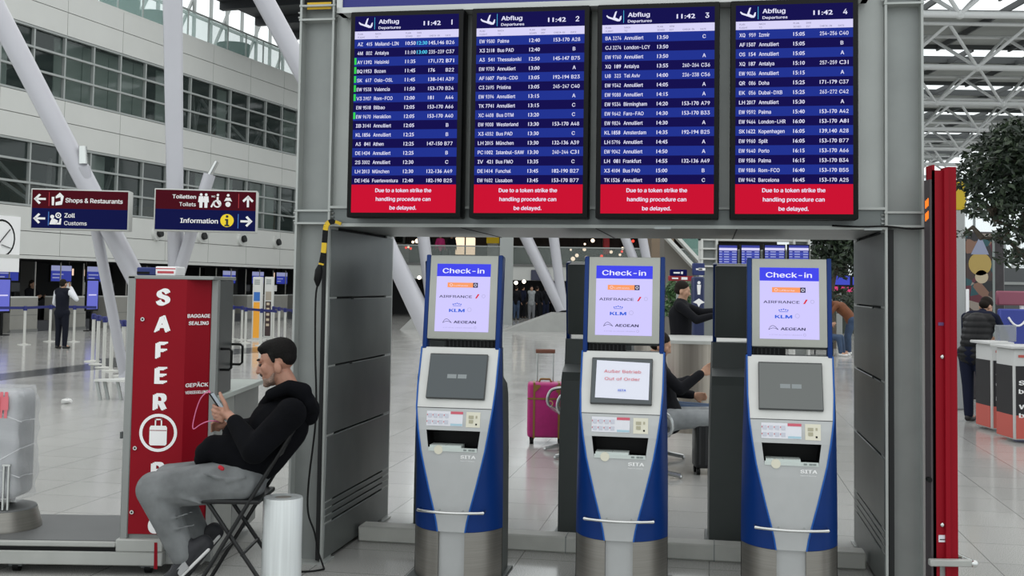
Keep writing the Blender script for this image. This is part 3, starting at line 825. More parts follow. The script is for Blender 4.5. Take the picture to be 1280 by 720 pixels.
for n_, (z0, z1) in enumerate(((zw[0], zw[1]), (zw[2], zw[3]))):
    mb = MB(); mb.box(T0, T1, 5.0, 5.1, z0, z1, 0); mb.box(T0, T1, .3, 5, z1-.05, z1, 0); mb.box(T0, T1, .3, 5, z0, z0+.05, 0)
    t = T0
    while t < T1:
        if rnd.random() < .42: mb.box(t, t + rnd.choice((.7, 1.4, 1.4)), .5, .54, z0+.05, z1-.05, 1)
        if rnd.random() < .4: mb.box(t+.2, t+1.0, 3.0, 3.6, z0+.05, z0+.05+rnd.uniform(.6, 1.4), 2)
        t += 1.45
    for k in range(26): a = rnd.uniform(T0, T1); mb.bar((a, 2.2, z0+rnd.uniform(0, .8)), (a+rnd.uniform(-3, 3), 2.6, z1-rnd.uniform(0, .8)), .12, .12, 4)  # added white bars imitate roof trusses reflected in the panes
    fbuild(mb, 'wall_office_interior', [M_room, M_blind, mat('office_cupboard', '8a7a62', .6), M_mull, mat('truss_reflection_bar', 'dfe6e2', .6)], None, 'structure')
    mb = MB(); mb.box(T0, T1, .14, .15, z0, z1); wn = fbuild(mb, 'window_%d' % (n_+1), M_glass, None, 'structure')
    mb = MB(); h = z1-z0
    for f in (.02, .36, .69, .985): mb.box(T0, T1, .02, .14, z0+h*f-.035, z0+h*f+.035)
    t = TS - SP*4
    while t < T1:
        if t > T0: mb.box(t-.035, t+.035, .04, .16, z0, z1)
        t += SP/2
    fbuild(mb, 'window_frame', M_mull, wn)
# terrace on top with a glass balustrade and a glazed wall behind it
M_clear = mat('balustrade_glass', 'b4d2cc', .05, 0, spec=.6, alpha=.30)
mb = MB(); mb.box(T0, T1, 0, 6, zt-.02, zt+.05); fbuild(mb, 'floor_terrace', M_fac, None, 'structure')
tb = thing('glass_balustrade', 'pale green glass balustrade along the edge of the upper terrace', 'balustrade', fw(8, .3, zt+.05))
mb = MB(); mb.box(T0, T1, .28, .30, zt+.05, zt+1.15); fbuild(mb, 'glass_panel', M_clear, tb)
mb = MB(); mb.box(T0, T1, .25, .33, zt+1.15, zt+1.21)
t = TS - SP*4
while t < T1:
    if t > T0: mb.box(t-.02, t+.02, .26, .32, zt+.05, zt+1.2)
    t += SP/2
fbuild(mb, 'handrail', M_mull, tb)
mb = MB()
for z in (zt+.6, zt+2.0, zt+3.4, zt+4.8): mb.box(T0, T1, 5.9, 6.05, z-.06, z+.06)
t = TS - SP*4
while t < T1:
    if t > T0: mb.box(t-.06, t+.06, 5.9, 6.05, zt, zt+7)
    t += SP/2
for k in range(12):
    mb.bar((T0+k*3.2, 6.1, zt), (T0+k*3.2+3.0, 6.1, zt+5), .12, .12)
fbuild(mb, 'window_3', M_mull, None, 'structure')
for i, (px, py) in enumerate(((150, 2), (193, 20), (292, 55))):
    t_, z_ = fpx(px, py, 3.0)
    st = thing('terrace_seat', ('round dark terrace chair behind the upper balustrade, first from the corner', 'round dark terrace chair behind the upper balustrade beside the upright white column', 'large dark terrace chair behind the glass past the white column')[i], 'chair', fw(t_, 3.0, zt+.05))
    mb = MB()
    for s_ in (-.35, .35): mb.bar((t_+s_, 2.8, zt+.05), (t_+s_*.7, 3.2, zt+.6), .05, .05)
    fbuild(mb, 'leg_frame', M_black, st)
    mb = MB(); mb.lathe([(.05, .5), (.55, .55), (.75, .95), (.8, 1.5), (.72, 1.5), (.65, .98), (.05, .7)], (t_, 3.0, zt+.05), 16); fbuild(mb, 'shell', mat('wicker_dark', '242a2a', .7), st)
# dark roof over the terrace
mb = MB(); mb.box(10.5, 60, -7, 1.0, zt+2.4, zt+2.9)
for k in range(16): mb.box(10.5+k*3, 10.8+k*3, -7, 1.0, zt+2.05, zt+2.4)
fbuild(mb, 'ceiling_terrace', mat('dark_ceiling', '24272b', .6), None, 'structure')
# hall level: recess with the check-in desks
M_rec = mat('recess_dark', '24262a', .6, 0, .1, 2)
M_recg = mat('recess_grey', '5c5d5b', .6)
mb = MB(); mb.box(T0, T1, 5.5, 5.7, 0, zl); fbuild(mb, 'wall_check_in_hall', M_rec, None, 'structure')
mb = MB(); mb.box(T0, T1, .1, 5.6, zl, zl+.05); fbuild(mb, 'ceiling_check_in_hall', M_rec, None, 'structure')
mb = MB()
for k in range(18):
    t = T0 + k*2.4
    if k % 3 == 0: mb.box(t, t+.8, 4.0, 5.4, 0, zl, 0)
fbuild(mb, 'trim_recess_pier', [M_recg], None, 'structure')
M_desk = mat('desk_grey', '8b8a84', .5, .1, .04, 4); M_deskd = mat('desk_dark', '34353a', .5)
M_scrb = mat('desk_screen_blue', '2b3aa8', .4, emit=.7); M_paper = mat('paper', 'd8d8d6', .6); M_scrw = mat('overhead_screen_band', 'aab0e0', .4, emit=.6); M_amb = mat('warm_sign', 'ffd9c0', .4, emit=1.0)
ORD = ['first', 'second', 'third', 'fourth', 'fifth', 'sixth', 'seventh', 'eighth', 'ninth', 'tenth', 'eleventh', 'twelfth', 'thirteenth', 'fourteenth', 'fifteenth', 'sixteenth']
def desk(t, i):
    d = thing('check_in_desk', 'grey check-in desk in the dark recess, %s along the row from the edge' % ORD[i], 'check-in desk', fw(t+.9, .4, 0), math.pi/2-FA, 'check-in desks under the office front')
    mb = MB(); mb.box(t, t+1.25, 0, .08, .05, 1.12); mb.box(t+.0, t+1.25, 0, .7, 1.12, 1.16, 1); mb.box(t, t+.05, .08, .7, 0, 1.12); mb.box(t+1.2, t+1.25, .08, .7, 0, 1.12)
    mb.box(t, t+1.25, -.03, .09, 0, .10, 2); mb.box(t+.02, t+1.23, -.004, 0, .55, .57, 2)
    fbuild(mb, 'counter_front', [M_desk, M_ltrim, M_seam], d)
    mb = MB(); mb.box(t+1.3, t+2.2, .2, .9, 0, .35); mb.box(t+1.3, t+2.2, .85, .9, .35, .8); fbuild(mb, 'baggage_belt', M_deskd, d)
    mb = MB(); mb.box(t+.3, t+.75, .3, .34, 1.30, 1.62, 0); mb.box(t+.5, t+.55, .3, .4, 1.16, 1.35, 0); mb.box(t+.32, t+.73, .297, .30, 1.32, 1.60, 1); fbuild(mb, 'monitor', [M_black, M_paper if i % 2 else M_rec], d)
    mb = MB(); mb.box(t+.02, t+.05, .1, .13, 1.16, 2.3); mb.box(t+1.2, t+1.23, .1, .13, 1.16, 2.3); fbuild(mb, 'post', M_desk, d)
    return d
for i in range(14): desk(-4.4 + i*2.4, i)
for i, (px, ws) in enumerate(((8, 1), (76, 1), (120, 1), (286, 1), (322, 0), (352, 1))):
    t_, z_ = fpx(px, 343, .8)
    o = thing('overhead_screen', 'blue check-in screen hung under the white front, %s from the edge' % ORD[i], 'screen', fw(t_, .8, zl-.75), math.pi/2-FA, 'blue screens over the check-in desks')
    mb = MB(); mb.box(t_-.55, t_+.55, .78, .86, zl-.75, zl-.15, 0); mb.box(t_-.02, t_+.02, .8, .84, zl-.15, zl, 0); fbuild(mb, 'housing', M_black, o)
    mb = MB(); mb.quad((t_-.52, .775, zl-.72), (t_+.52, .775, zl-.72), (t_+.52, .775, zl-.36), (t_-.52, .775, zl-.36), 0); mb.quad((t_-.52, .775, zl-.36), (t_+.52, .775, zl-.36), (t_+.52, .775, zl-.18), (t_-.52, .775, zl-.18), 1)
    mb.box(t_-.45, t_+.1, .772, .774, zl-.5, zl-.46, 1); mb.box(t_-.45, t_-.1, .772, .774, zl-.62, zl-.58, 1); fbuild(mb, 'display', [M_scrb, M_scrw], o)
for i, (px, py) in enumerate(((87, 340), (109, 341), (345, 344))):
    t_, z_ = fpx(px, py, 1.2)
    mb = MB(); mb.box(t_-.16, t_+.16, 1.15, 1.22, z_-.12, z_+.12, 0); mb.box(t_-.01, t_+.01, 1.18, 1.2, z_+.12, zl, 1)
    tag(fbuild(mb, 'lit_number_sign', [M_amb, M_black]), 'small warm lit number sign hanging over the check-in desks, %s from the edge' % ORD[i], 'sign', 'lit number signs')
for i, (px, py) in enumerate(((85.5, 359), (107, 359))):
    t_, z_ = fpx(px, py, 2.0)
    mb = MB(); mb.box(t_-.13, t_+.13, 1.98, 2.0, z_-.27, z_+.27, 0); mb.box(t_-.004, t_+.004, 1.985, 1.995, z_+.27, zl, 0)
    tag(fbuild(mb, 'hanging_notice', [M_paper]), 'white hanging paper notice over the desks, %s one from the edge' % ORD[i], 'notice')
for i, (px, py) in enumerate(((2, 421-32), (114, 385))):
    t_, z_ = fpx(px, 390, -.9); p = fw(t_, -.9, 0)
    o = thing('queue_screen', ('upright blue queue screen at the picture edge before the desks', 'upright blue queue screen beside the vested man')[i], 'screen', p)
    mb = MB(); mb.box(t_-.05, t_+.05, -.92, -.88, 0, .7, 0); mb.box(t_-.25, t_+.25, -1.0, -.8, 0, .03, 0); mb.box(t_-.32, t_+.32, -.93, -.87, .68, 1.75, 0); fbuild(mb, 'stand', M_black, o)
    mb = MB(); mb.quad((t_-.28, -.932, .74), (t_+.28, -.932, .74), (t_+.28, -.932, 1.7), (t_-.28, -.932, 1.7), 0); mb.box(t_-.2, t_+.2, -.934, -.933, 1.2, 1.24, 1); fbuild(mb, 'display', [mat('queue_screen_blue', '6a70d8', .4, emit=.8), M_scr_w], o)
# round wall spotlights
for i, (px, py) in enumerate(((195, 292), (250.5, 295.5), (300.5, 299), (344, 303))):
    t_, z_ = fpx(px, py)
    mb = MB(); mb.cyl((t_, 0, z_), (t_, -.10, z_), .30, .26, 20, 0); mb.cyl((t_+.05, -.10, z_+.0), (t_+.05, -.22, z_+.03), .15, .15, 16, 1)
    tag(fbuild(mb, 'wall_spotlight', [M_ltrim, M_dark]), 'round spotlight on the white front below the windows, %s of four past the signs' % ORD[i], 'spotlight', 'round spotlights on the front')
t_, z_ = fpx(3, 298)
mb = MB(); mb.box(t_-.8, t_+.72, -.05, 0, z_-1.05, z_+.72, 0); o_ = V((t_-.1, -.055, z_)); mb.disc(o_, X3, Z3, .6, 1, 24, .54); mb.bar(o_+V((-.2, 0, -.25)), o_+V((.35, 0, .3)), .08, .004, 1); mb.bar(o_+V((0, 0, -.2)), o_+V((.4, 0, -.3)), .08, .004, 1)
tag(fbuild(mb, 'round_emblem_sign', [M_white, M_black]), 'white sign with a thin black ring high on the front at the picture edge', 'sign')

# dark inlaid band on the floor
a, b, c, d = on_z(-40, 472), on_z(150, 450.5), on_z(150, 458.5), on_z(-40, 480)
MB().prism([p + Z3*.003 for p in (a, d, c, b)], (0, 0, -.02)).build('trim_1', mat('floor_band_dark', '3a3c3e', .18), None, 'structure')
a, b, c, d = on_z(120, 449), on_z(365, 431), on_z(365, 437), on_z(120, 458)
MB().prism([p + Z3*.0035 for p in (a, d, c, b)], (0, 0, -.02)).build('trim_2', _mats['floor_band_dark'], None, 'structure')

# ------------------------------------------------------------------ white tube columns (tree columns)
M_tube = mat('column_white', 'b6b6bc', .35, .1, .02, 2, coat=.2)
YC = 19.0
def P(px, py, Y=YC): return at(px, py, Y)
def tubething(label, pts, r, r2=None, Y=None):
    o = thing('tube_column', label, 'column', pts[-1]); 
    mb = MB(); mb.cyl(pts[0], pts[1], r, r2 or r, 28); mb.build('shaft', M_tube, o)
    return o
s19 = YC/F
base = on_z(172, 466); base.y = YC + .4
o = tubething('thick upright white tube column rising behind the toilets sign', [P(214.5, -120), P(220.5, 395)], 13.2*s19, 9*s19)
b0 = P(220.5, 395); mb = MB(); mb.cyl(b0, V((b0.x, b0.y, 0)), 9*s19, 9*s19, 24); mb.build('lower_shaft', M_tube, o)
o = tubething('thick white tube column leaning from the upper corner down behind the red wrapping machine', [P(-45, -65), P(172, 352)], 14*s19, 12*s19)
b0 = P(172, 352); mb = MB(); mb.cyl(b0, V((b0.x+1.0, b0.y, 0)), 12*s19, 10*s19, 24); mb.build('lower_shaft', M_tube, o)
o = tubething('thick white tube column leaning from the dark ceiling beside the gantry', [P(322, -15, 21), P(420, 166, 21)], 12.5*21/F)
b0 = P(420, 166, 21); mb = MB(); mb.cyl(b0, V((b0.x+2.2, b0.y, 0)), 12.5*21/F, 10*21/F, 24); mb.build('lower_shaft', M_tube, o)
bs = on_z(157, 476)
o = tubething('slim white strut leaning from behind the shops sign down to the floor', [P(105, 208, YC-.1), bs], 7*s19, 6.5*s19)
mb = MB(); mb.lathe([(.22, 0), (.22, .03), (.12, .05), (.11, .2)], bs, 20); mb.build('foot_flange', M_tube, o)
q = P(104, 205, YC-.1); mb = MB(); mb.cyl(q, q + V((-.02, 0, .30)), 6*s19, 5*s19, 16); mb.build('clevis', M_chrome, o)
o = tubething('slim white strut leaning behind the toilets sign towards the wrapping machine', [P(262, 218, YC-.1), P(214, 372, YC-.1)], 7.5*s19)
b0 = P(214, 372, YC-.1); mb = MB(); mb.cyl(b0, V((b0.x-.3, b0.y, 0)), 7.5*s19, 7*s19, 20); mb.build('lower_shaft', M_tube, o)
mb = MB(); mb.cyl(P(262, 219, YC-.1), P(271, 202, YC-.1), 3.5*s19, 3*s19, 12); mb.build('clevis', M_chrome, o)

# ------------------------------------------------------------------ hanging direction signs
M_sr = mat('sign_dark_red', '4a0616', .6, spec=.08); M_sb = mat('sign_dark_blue', '0a1048', .6, spec=.08); M_sw = mat('sign_white', 'f0eeee', .4); M_sg = mat('sign_case', 'b9bab6', .45); M_sy = mat('sign_yellow', 'f8d810', .4); M_sre = mat('sign_red_bar', 'b01828', .4); M_sbl = mat('sign_light_blue', '3a78c8', .4); M_sbk = mat('sign_black', '141414', .4)
def arrow(mb, c, s_, a, ex, ez, o):
    ca, sa = math.cos(a), math.sin(a)
    def q(x, y): return o + ex*(c[0] + s_*(x*ca - y*sa)) + ez*(c[1] + s_*(x*sa + y*ca))
    for pts in ([(-.5,-.09),(.38,-.09),(.38,.09),(-.5,.09)], [(.5,.0),(.06,.46),(-.09,.34),(.24,.0)], [(.5,0),(.24,0),(-.09,-.34),(.06,-.46)]): mb.poly([q(*p) for p in pts], 0)
def dsign(label, x0, x1, y0, y1, Y, which):
    a, b, c, d = at(x0, y0, Y), at(x1, y0, Y), at(x1, y1, Y), at(x0, y1, Y)
    Wd = (b-a).length; Ht = (a-d).length; ang = R(9)
    loc = V(((c+d)/2)); ex = V((math.cos(ang), math.sin(ang), 0)); n = V((math.sin(ang), -math.cos(ang), 0)); Wd *= 1/math.cos(ang); Wd *= .97
    o = thing('direction_sign', label, 'sign', loc, ang, 'hall direction signs')
    L = lambda x, y, z: (x*Wd/2, y, z*Ht)
    mb = MB(); mb.rbox(-Wd/2-.02, Wd/2+.02, .0, .34, -.02, Ht+.02, .012, 2); mb.build('case', M_sg, o, local=True)
    mb = MB(); bx_ = (.12, .26) if which == 0 else (-.46, -.33); mb.box(bx_[0], bx_[0]+.08, .34, 1.14, Ht*.3, Ht*.7); mb.box(bx_[1], bx_[1]+.08, .34, 1.14, Ht*.3, Ht*.7); mb.build('bracket', M_mull, o, local=True)
    mb = MB(); mb.quad(L(-1, -.003, .52), L(1, -.003, .52), L(1, -.003, 1), L(-1, -.003, 1), 0); mb.quad(L(-1, -.003, 0), L(1, -.003, 0), L(1, -.003, .52), L(-1, -.003, .52), 1); mb.build('face', [M_sr, M_sb], o, local=True)
    mb = MB(); y = -.006; O = V((0, y, 0)); u = Ht
    def ar(x, z, a): arrow(mb, (x, z), u*.30, a, X3, Z3, O)
    def bar(x, z, mi): mb.quad((x-.006*u, y, z-.18*u), (x+.012*u, y, z-.18*u), (x+.012*u, y, z+.18*u), (x-.006*u, y, z+.18*u), mi)
    if which == 0:
        ar(-Wd*.42, u*.76, math.pi); bar(-Wd*.325, u*.76, 3); ar(-Wd*.42, u*.25, math.pi); bar(-Wd*.325, u*.25, 4)
        mb.text('Shops & Restaurants', (-Wd*.155, y, u*.685), X3, Z3, u*.225, 'l', .018, 0, Wd*.60)
        mb.text('Zoll', (-Wd*.16, y, u*.29), X3, Z3, u*.215, 'l', .02, 0); mb.text('Customs', (-Wd*.16, y, u*.09), X3, Z3, u*.205, 'l', .008, 0, Wd*.235)
        cx = -Wd*.248
        mb.flat([(.0,.0),(.16,.02),(.2,.24),(.10,.34),(.0,.24),(.0,.18),(.12,.22),(.13,.12),(.0,.08)], (cx-.02*u, y, u*.60), X3*u, Z3*u, 0); mb.flat([(-.09,0),(-.04,0),(-.035,.22),(-.10,.22)], (cx-.02*u, y, u*.60), X3*u, Z3*u, 0)
        mb.disc((cx-.09*u, y, u*.30), X3, Z3, u*.05, 0); mb.flat([(-.16,.0),(.02,.0),(.06,.1),(-.02,.14),(-.1,.16)], (cx, y, u*.10), X3*u, Z3*u, 0); mb.disc((cx+.06*u, y, u*.34), X3, Z3, u*.075, 0, 16, u*.045); mb.disc((cx+.06*u, y, u*.34), X3, Z3, u*.02, 0, 10); mb.flat([(.0,.0),(.13,.0),(.14,.16),(.10,.16),(.08,.05),(.0,.05)], (cx, y, u*.10), X3*u, Z3*u, 0)
    else:
        ar(Wd*.42, u*.76, math.pi/2); bar(Wd*.325, u*.76, 3); ar(Wd*.41, u*.25, 0); bar(Wd*.325, u*.25, 4)
        mb.text('Toiletten', (-Wd*.10, y, u*.79), X3, Z3, u*.185, 'r', .02, 0, Wd*.235); mb.text('Toilets', (-Wd*.10, y, u*.60), X3, Z3, u*.185, 'r', .008, 0, Wd*.165)
        mb.text('Information', (Wd*.125, y, u*.18), X3, Z3, u*.225, 'r', .02, 0, Wd*.375)
        mb.disc((Wd*.215, y, u*.26), X3, Z3, u*.165, 2, 24); mb.disc((Wd*.215, y-.001, u*.362), X3, Z3, u*.034, 5, 12); mb.flat([(-.05,.085),(.03,.085),(.03,-.06),(.06,-.06),(.06,-.10),(-.06,-.10),(-.06,-.06),(-.025,-.06),(-.025,.045),(-.05,.045)], (Wd*.215, y-.001, u*.215), X3*u, Z3*u, 5)
        for cx in (-Wd*.05, Wd*.0):
            mb.disc((cx, y, u*.90), X3, Z3, u*.035, 0, 12); mb.flat([(-.055,.13),(.055,.13),(.07,-.02),(.04,-.02),(.035,-.16),(-.035,-.16),(-.04,-.02),(-.07,-.02)], (cx, y, u*.73), X3*u, Z3*u, 0)
        cx = Wd*.105; mb.text('WC', (cx-.13*u, y, u*.84), X3, Z3, u*.08, 'l', .02, 0); mb.disc((cx+.02*u, y, u*.68), X3, Z3, u*.10, 0, 16, u*.065); mb.disc((cx+.03*u, y, u*.90), X3, Z3, u*.032, 0, 10); mb.flat([(.0,.13),(.05,.13),(.05,.02),(.12,-.08),(.07,-.10),(.0,.0)], (cx, y, u*.72), X3*u, Z3*u, 0); mb.flat([(-.15,-.1),(-.11,-.12),(-.03,.03),(-.07,.05)], (cx, y, u*.70), X3*u, Z3*u, 0)
        cx = Wd*.22; mb.disc((cx, y, u*.90), X3, Z3, u*.035, 0, 12); mb.flat([(-.1,.0),(-.05,.1),(.05,.1),(.1,.0),(.05,.02),(-.05,.02)], (cx, y, u*.74), X3*u, Z3*u, 0); mb.disc((cx, y, u*.67), X3, Z3, u*.065, 0, 14)
    mb.build('lettering', [M_sw, M_sw, M_sy, M_sre, M_sbl, M_sbk], o, local=True)
dsign('maroon and blue direction sign pointing to shops, restaurants and customs', 41, 157.5, 238.5, 286, 17.8, 0)
dsign('maroon and blue direction sign for toilets and information with a yellow i', 194.5, 318.5, 238.5, 288, 17.8, 1)

# ------------------------------------------------------------------ queue barrier posts
M_post = mat('queue_post_white', 'c6c6c0', .4, .2); M_belt = mat('belt_blue', '1c2468', .6)
def qposts(lst, labels):
    pts = [on_z(px, py) for px, py in lst]
    for i, p in enumerate(pts):
        o = thing('queue_barrier_post', labels[i], 'queue barrier', p, 0, 'queue barrier posts')
        mb = MB(); mb.lathe([(.17, 0), (.17, .015), (.05, .03), (.035, .04), (.035, .93)], p, 14); mb.build('post', M_post, o)
        mb = MB(); mb.lathe([(.05, .90), (.05, 1.0), (.03, 1.02)], p, 12); mb.build('belt_head', M_belt, o)
        nx = pts[i+1] if i+1 < len(pts) else p + (p-pts[i-1])*.9
        d = nx - p
        if d.length < 6:
            sd = Z3.cross(d).normalized()*.004
            mb = MB(); a, b = p + Z3*.97, nx + Z3*.97; dz = Z3*.035
            mb.add([a-dz-sd, a+dz-sd, b+dz-sd, b-dz-sd, a-dz+sd, a+dz+sd, b+dz+sd, b-dz+sd], [(0,1,2,3),(7,6,5,4),(1,5,6,2),(0,3,7,4),(0,4,5,1),(3,2,6,7)]); mb.build('belt', M_belt, o)
qposts([(-28, 432), (30, 431), (62, 427), (92, 427.5)], ['white queue post just past the picture edge', 'white queue post standing alone before the desks', 'white queue post behind the vested man, on his far side', 'white queue post beside the vested man\'s raised elbow'])
qposts([(115.5, 452), (121.5, 456), (129.5, 460), (138.5, 464), (153, 470)], ['white queue post left of the slim strut, first of its line', 'white queue post in the strut line, second of five', 'white queue post in the strut line, third of five', 'white queue post in the strut line, close against the strut', 'white queue post hidden behind the slim strut'])
qposts([(291, 424), (302, 425), (306.5, 429), (326, 432)], ['white queue post beside the machine door', 'white queue post before the amber pylon, first of a pair', 'white queue post before the amber pylon, second of a pair', 'white queue post at the foot of the pylons'])
qposts([(341, 425), (348, 427), (355.5, 430), (366, 433)], ['white queue post just past the dark pylon', 'white queue post past the dark pylon, second one', 'white queue post past the dark pylon, third one', 'white queue post half hidden by the gantry column'])

# info pylons
def pylon(label, px0, px1, ytop, ybot, mid, midm, low0, lowm):
    a = on_z(px0, ybot); b = on_z(px1, ybot); wd = b.x-a.x; hh = at((px0+px1)/2, ytop, a.y).z; cx = (a.x+b.x)/2
    o = thing('info_pylon', label, 'pylon', V((cx, a.y, 0)), 0, 'info pylons')
    mb = MB(); mb.rbox(-wd/2, wd/2, 0, .25, .03, hh, .02, 2); mb.box(-wd/2-.1, wd/2+.1, -.1, .35, 0, .03); mb.build('case', M_ltrim, o, local=True)
    mb = MB()
    def q(z0, z1, mi, f=.34): mb.box(-wd*f, wd*f, -.006, 0, hh*z0, hh*z1, mi)
    q(.62, .76, 0); q(.04, .60, 1)
    for k in range(3): mb.box(-wd*.3, wd*.3, -.005, 0, hh*(.88+k*.03), hh*(.895+k*.03), 2)
    mb.build('panel', [midm, lowm, M_cgry_s], o, local=True)
    if mid: 
        mb = MB()
        for k in range(5): mb.box(-wd*.2, wd*.16, -.012, -.006, hh*(.2+k*.085), hh*(.24+k*.085), 0)
        mb.build('lettering', mat('pylon_letter', 'c8b8a0', .5), o, local=True)
M_amber = mat('pylon_amber', 'f2a62c', .45)
pylon('slim white pylon with an amber panel beneath a blue square', 314, 326, 346, 425.5, 0, mat('pylon_blue', '2c6ab8', .45), 0, M_amber)
pylon('slim white pylon with a dark brown panel beside the amber one', 329, 340, 346, 423, 1, mat('pylon_beige', 'a39a8c', .5), 0, mat('pylon_brown', '3c2c2c', .5))

# metal bench by the strut
bp = on_z(119, 500)
o = thing('metal_bench', 'low slatted metal bench beside the slim white strut', 'bench', bp)
hb = at(119, 477, bp.y).z
mb = MB(); mb.prism([bp + V((-.03, 0, hb)), bp + V((1.1, 0, hb)), bp + V((1.1, .5, hb)), bp + V((.35, .5, hb)), bp+V((.0, .08, hb))], (0, 0, .03)); mb.build('seat_top', M_ltrim, o)
for dx, dy in ((.06, .04), (.14, .13), (.34, .10), (.62, .10), (.75, .3), (1.0, .1)):
    mb = MB(); mb.bar(bp + V((dx, dy, 0)), bp + V((dx-.06, dy, hb)), .04, .04); mb.build('leg', M_mull, o)

# crumpled tissue on the floor
tp = on_z(83.5, 505); r2 = random.Random(5); mb = MB(); mb.ball(tp + Z3*.035, (.075, .05, .035), 10)
for v in mb.v: v += V((r2.uniform(-.015, .015), r2.uniform(-.012, .012), r2.uniform(-.006, .014)))
for v in mb.v: v.z = max(v.z, .002)
tag(mb.build('paper_tissue', M_paper), 'crumpled white tissue lying on the pale floor before the bench', 'tissue')

# ------------------------------------------------------------------ far end of the hall, seen through the gantry
YE = 60.0
def ez(py, px=640): return at(px, py, YE).z
x0, x1 = at(470, 360, YE).x, at(1010, 360, YE).x
mb = MB(); mb.box(x0, x1, YE, YE+8, ez(350), ez(333), 0); mb.box(x0, x1, YE-.05, YE, ez(333), ez(330), 1); mb.build('wall_far_gallery', [M_ltrim, M_seam], None, 'structure')
mb = MB(); mb.box(x0, x1, YE+6, YE+6.2, 0, ez(350), 0); mb.box(x0, x1, YE+7, YE+7.2, ez(333), ez(250), 1); mb.box(x0, x1, YE, YE+7, ez(285), ez(280), 1)
mb.build('wall_far', [mat('far_dark', '1b1b1e', .6), mat('far_brown', '3b3430', .7, 0, .4, .8)], None, 'structure')
o = thing('gallery_railing', 'glass railing on the far gallery seen above the pink suitcase', 'railing', V((0, YE+.1, ez(333))))
mb = MB(); mb.box(x0, x1, YE+.1, YE+.13, ez(333), ez(309)); mb.build('glass_panel', mat('gallery_glass', '8a938e', .1, alpha=.35), o)
mb = MB(); mb.box(x0, x1, YE+.08, YE+.16, ez(309), ez(307.5)); mb.build('handrail', M_mull, o)
for i, (a, b, c, d, nm, m_, lb) in enumerate(((569, 594, 297, 318, 'lit_shop_window', mat('shop_warm_light', 'ffe6c4', .5, emit=1.3), 'warm lit shop window on the far gallery'),
        (608, 624, 296, 304, 'yellow_shop_sign', mat('shop_yellow', 'd8b818', .5, emit=.3), 'small yellow shop sign on the far gallery'), (609, 624, 304, 322, 'pale_shop_panel', M_ltrim, 'pale panel below the yellow sign on the far gallery'))):
    p, q = at(a, d, YE+4), at(b, c, YE+4); mb = MB(); mb.rbox(p.x, q.x, YE+4, YE+4.3, p.z, q.z, .03, 1)
    if i == 0: mb.box((p.x+q.x)/2-.04, (p.x+q.x)/2+.04, YE+3.98, YE+4.0, p.z, q.z, 1)
    tag(mb.build(nm, [m_, M_seam]), lb, 'shop window' if i == 0 else 'sign')
p, q = at(624, 360, 50), at(641, 360, 50)
MB().box(p.x, q.x, 50, 50.7, 0, 9).build('trim_far_pillar', M_mull, None, 'structure')
rr = random.Random(11)
for i in range(26):
    px, py = rr.uniform(712, 812), rr.uniform(299, 324)
    if i >= 20: px, py = rr.uniform(506, 530), rr.uniform(300, 312)
    q_ = at(px, py, YE+3); tag(MB().ball(q_, rr.uniform(.06, .13), 8).tube([q_, V((q_.x, q_.y, ez(285)+.03))], .012, 5, 1).build('festoon_bulb', [mat('bulb_red', 'ff4030', .5, emit=2.0) if i % 3 == 0 else mat('bulb_warm', 'ffe8cc', .5, emit=2.0), M_black]), 'tiny glowing bulb hanging before the dark far gallery', 'bulb', 'festoon bulbs')
p, q = at(754, 318, YE+2), at(762, 300, YE+2)
tag(MB().rbox(p.x, q.x, YE+2, YE+2.3, p.z, ez(285)+.02, .04, 1).build('red_banner', mat('banner_red', 'b81824', .5)), 'narrow red upright banner among the bulbs of the far gallery', 'banner')
p = at(672, 342, YE-.2); tag(MB().rbox(p.x-.35, p.x+.6, YE-.1, YE, p.z-.35, p.z+.2, .02, 1).build('gallery_screen', mat('gallery_screen', '4a4e6a', .4, emit=.3)), 'small screen on the white band of the far gallery', 'screen')
for i, (px, py) in enumerate(((645, 353.5), (655, 352), (524, 347), (542, 352))):
    tag(MB().ball(at(px, py, 57), .10, 10).build('round_ceiling_lamp', mat('lamp_glow', 'fff4e0', .5, emit=3)), ('round lamp under the far gallery, above the standing travellers', 'round lamp under the far gallery, second of the pair', 'round lamp under the far gallery beside the first white strut', 'round lamp under the far gallery close to the check-in machine')[i], 'lamp')
YT = 44.0; sT = YT/F
for lb, a, b, r in (('upright white tube strut seen past the side panel above the low struts', (524, 255), (541, 390), 8), ('leaning white tube strut low beside the side panel', (490, 310), (534, 393), 7),
                    ('long leaning white strut above the standing travellers', (642, 265), (702, 388), 7.5), ('steep white strut meeting the long leaning strut at its foot', (688, 265), (704, 388), 6.5),
                    ('white strut rising behind the middle check-in machine', (771, 270), (800, 345), 6), ('white strut rising behind the middle machine, closer to its blue edge', (798, 270), (812, 345), 6)):
    pa, pb = at(*a, YT), at(*b, YT); o = thing('tube_strut', lb, 'column', pb, 0, 'far tube struts'); MB().cyl(pa, pb, r*sT, r*sT*.92, 20).build('shaft', M_tube, o)
    if b[1] < 380: MB().cyl(pb, V((pb.x+.05, pb.y, 0)), r*sT*.92, r*sT*.9, 20).build('lower_shaft', M_tube, o)
for i, (px0, px1, tip) in enumerate(((500, 560, 536), (630, 735, 703))):
    c = at(tip, 388, YT); a, b = on_z(px0, 412 if i == 0 else 405), on_z(px1, 402)
    a.y = b.y = YT-1; mb = MB(); mb.prism([V((a.x, YT-1, 0)), V((b.x, YT-1, 0)), V((b.x, YT-1, c.z-.1)), V((c.x-.4, YT-1, c.z-.1))], (0, 2.2, 0))
    tag(mb.build('concrete_plinth', mat('plinth_pale', '9fa09d', .6, 0, .06, 2)), ('sloped pale plinth under the struts beside the side panel', 'sloped pale plinth under the struts beside the standing travellers')[i], 'plinth')
# barrier and people in front of the far wall are added with the people

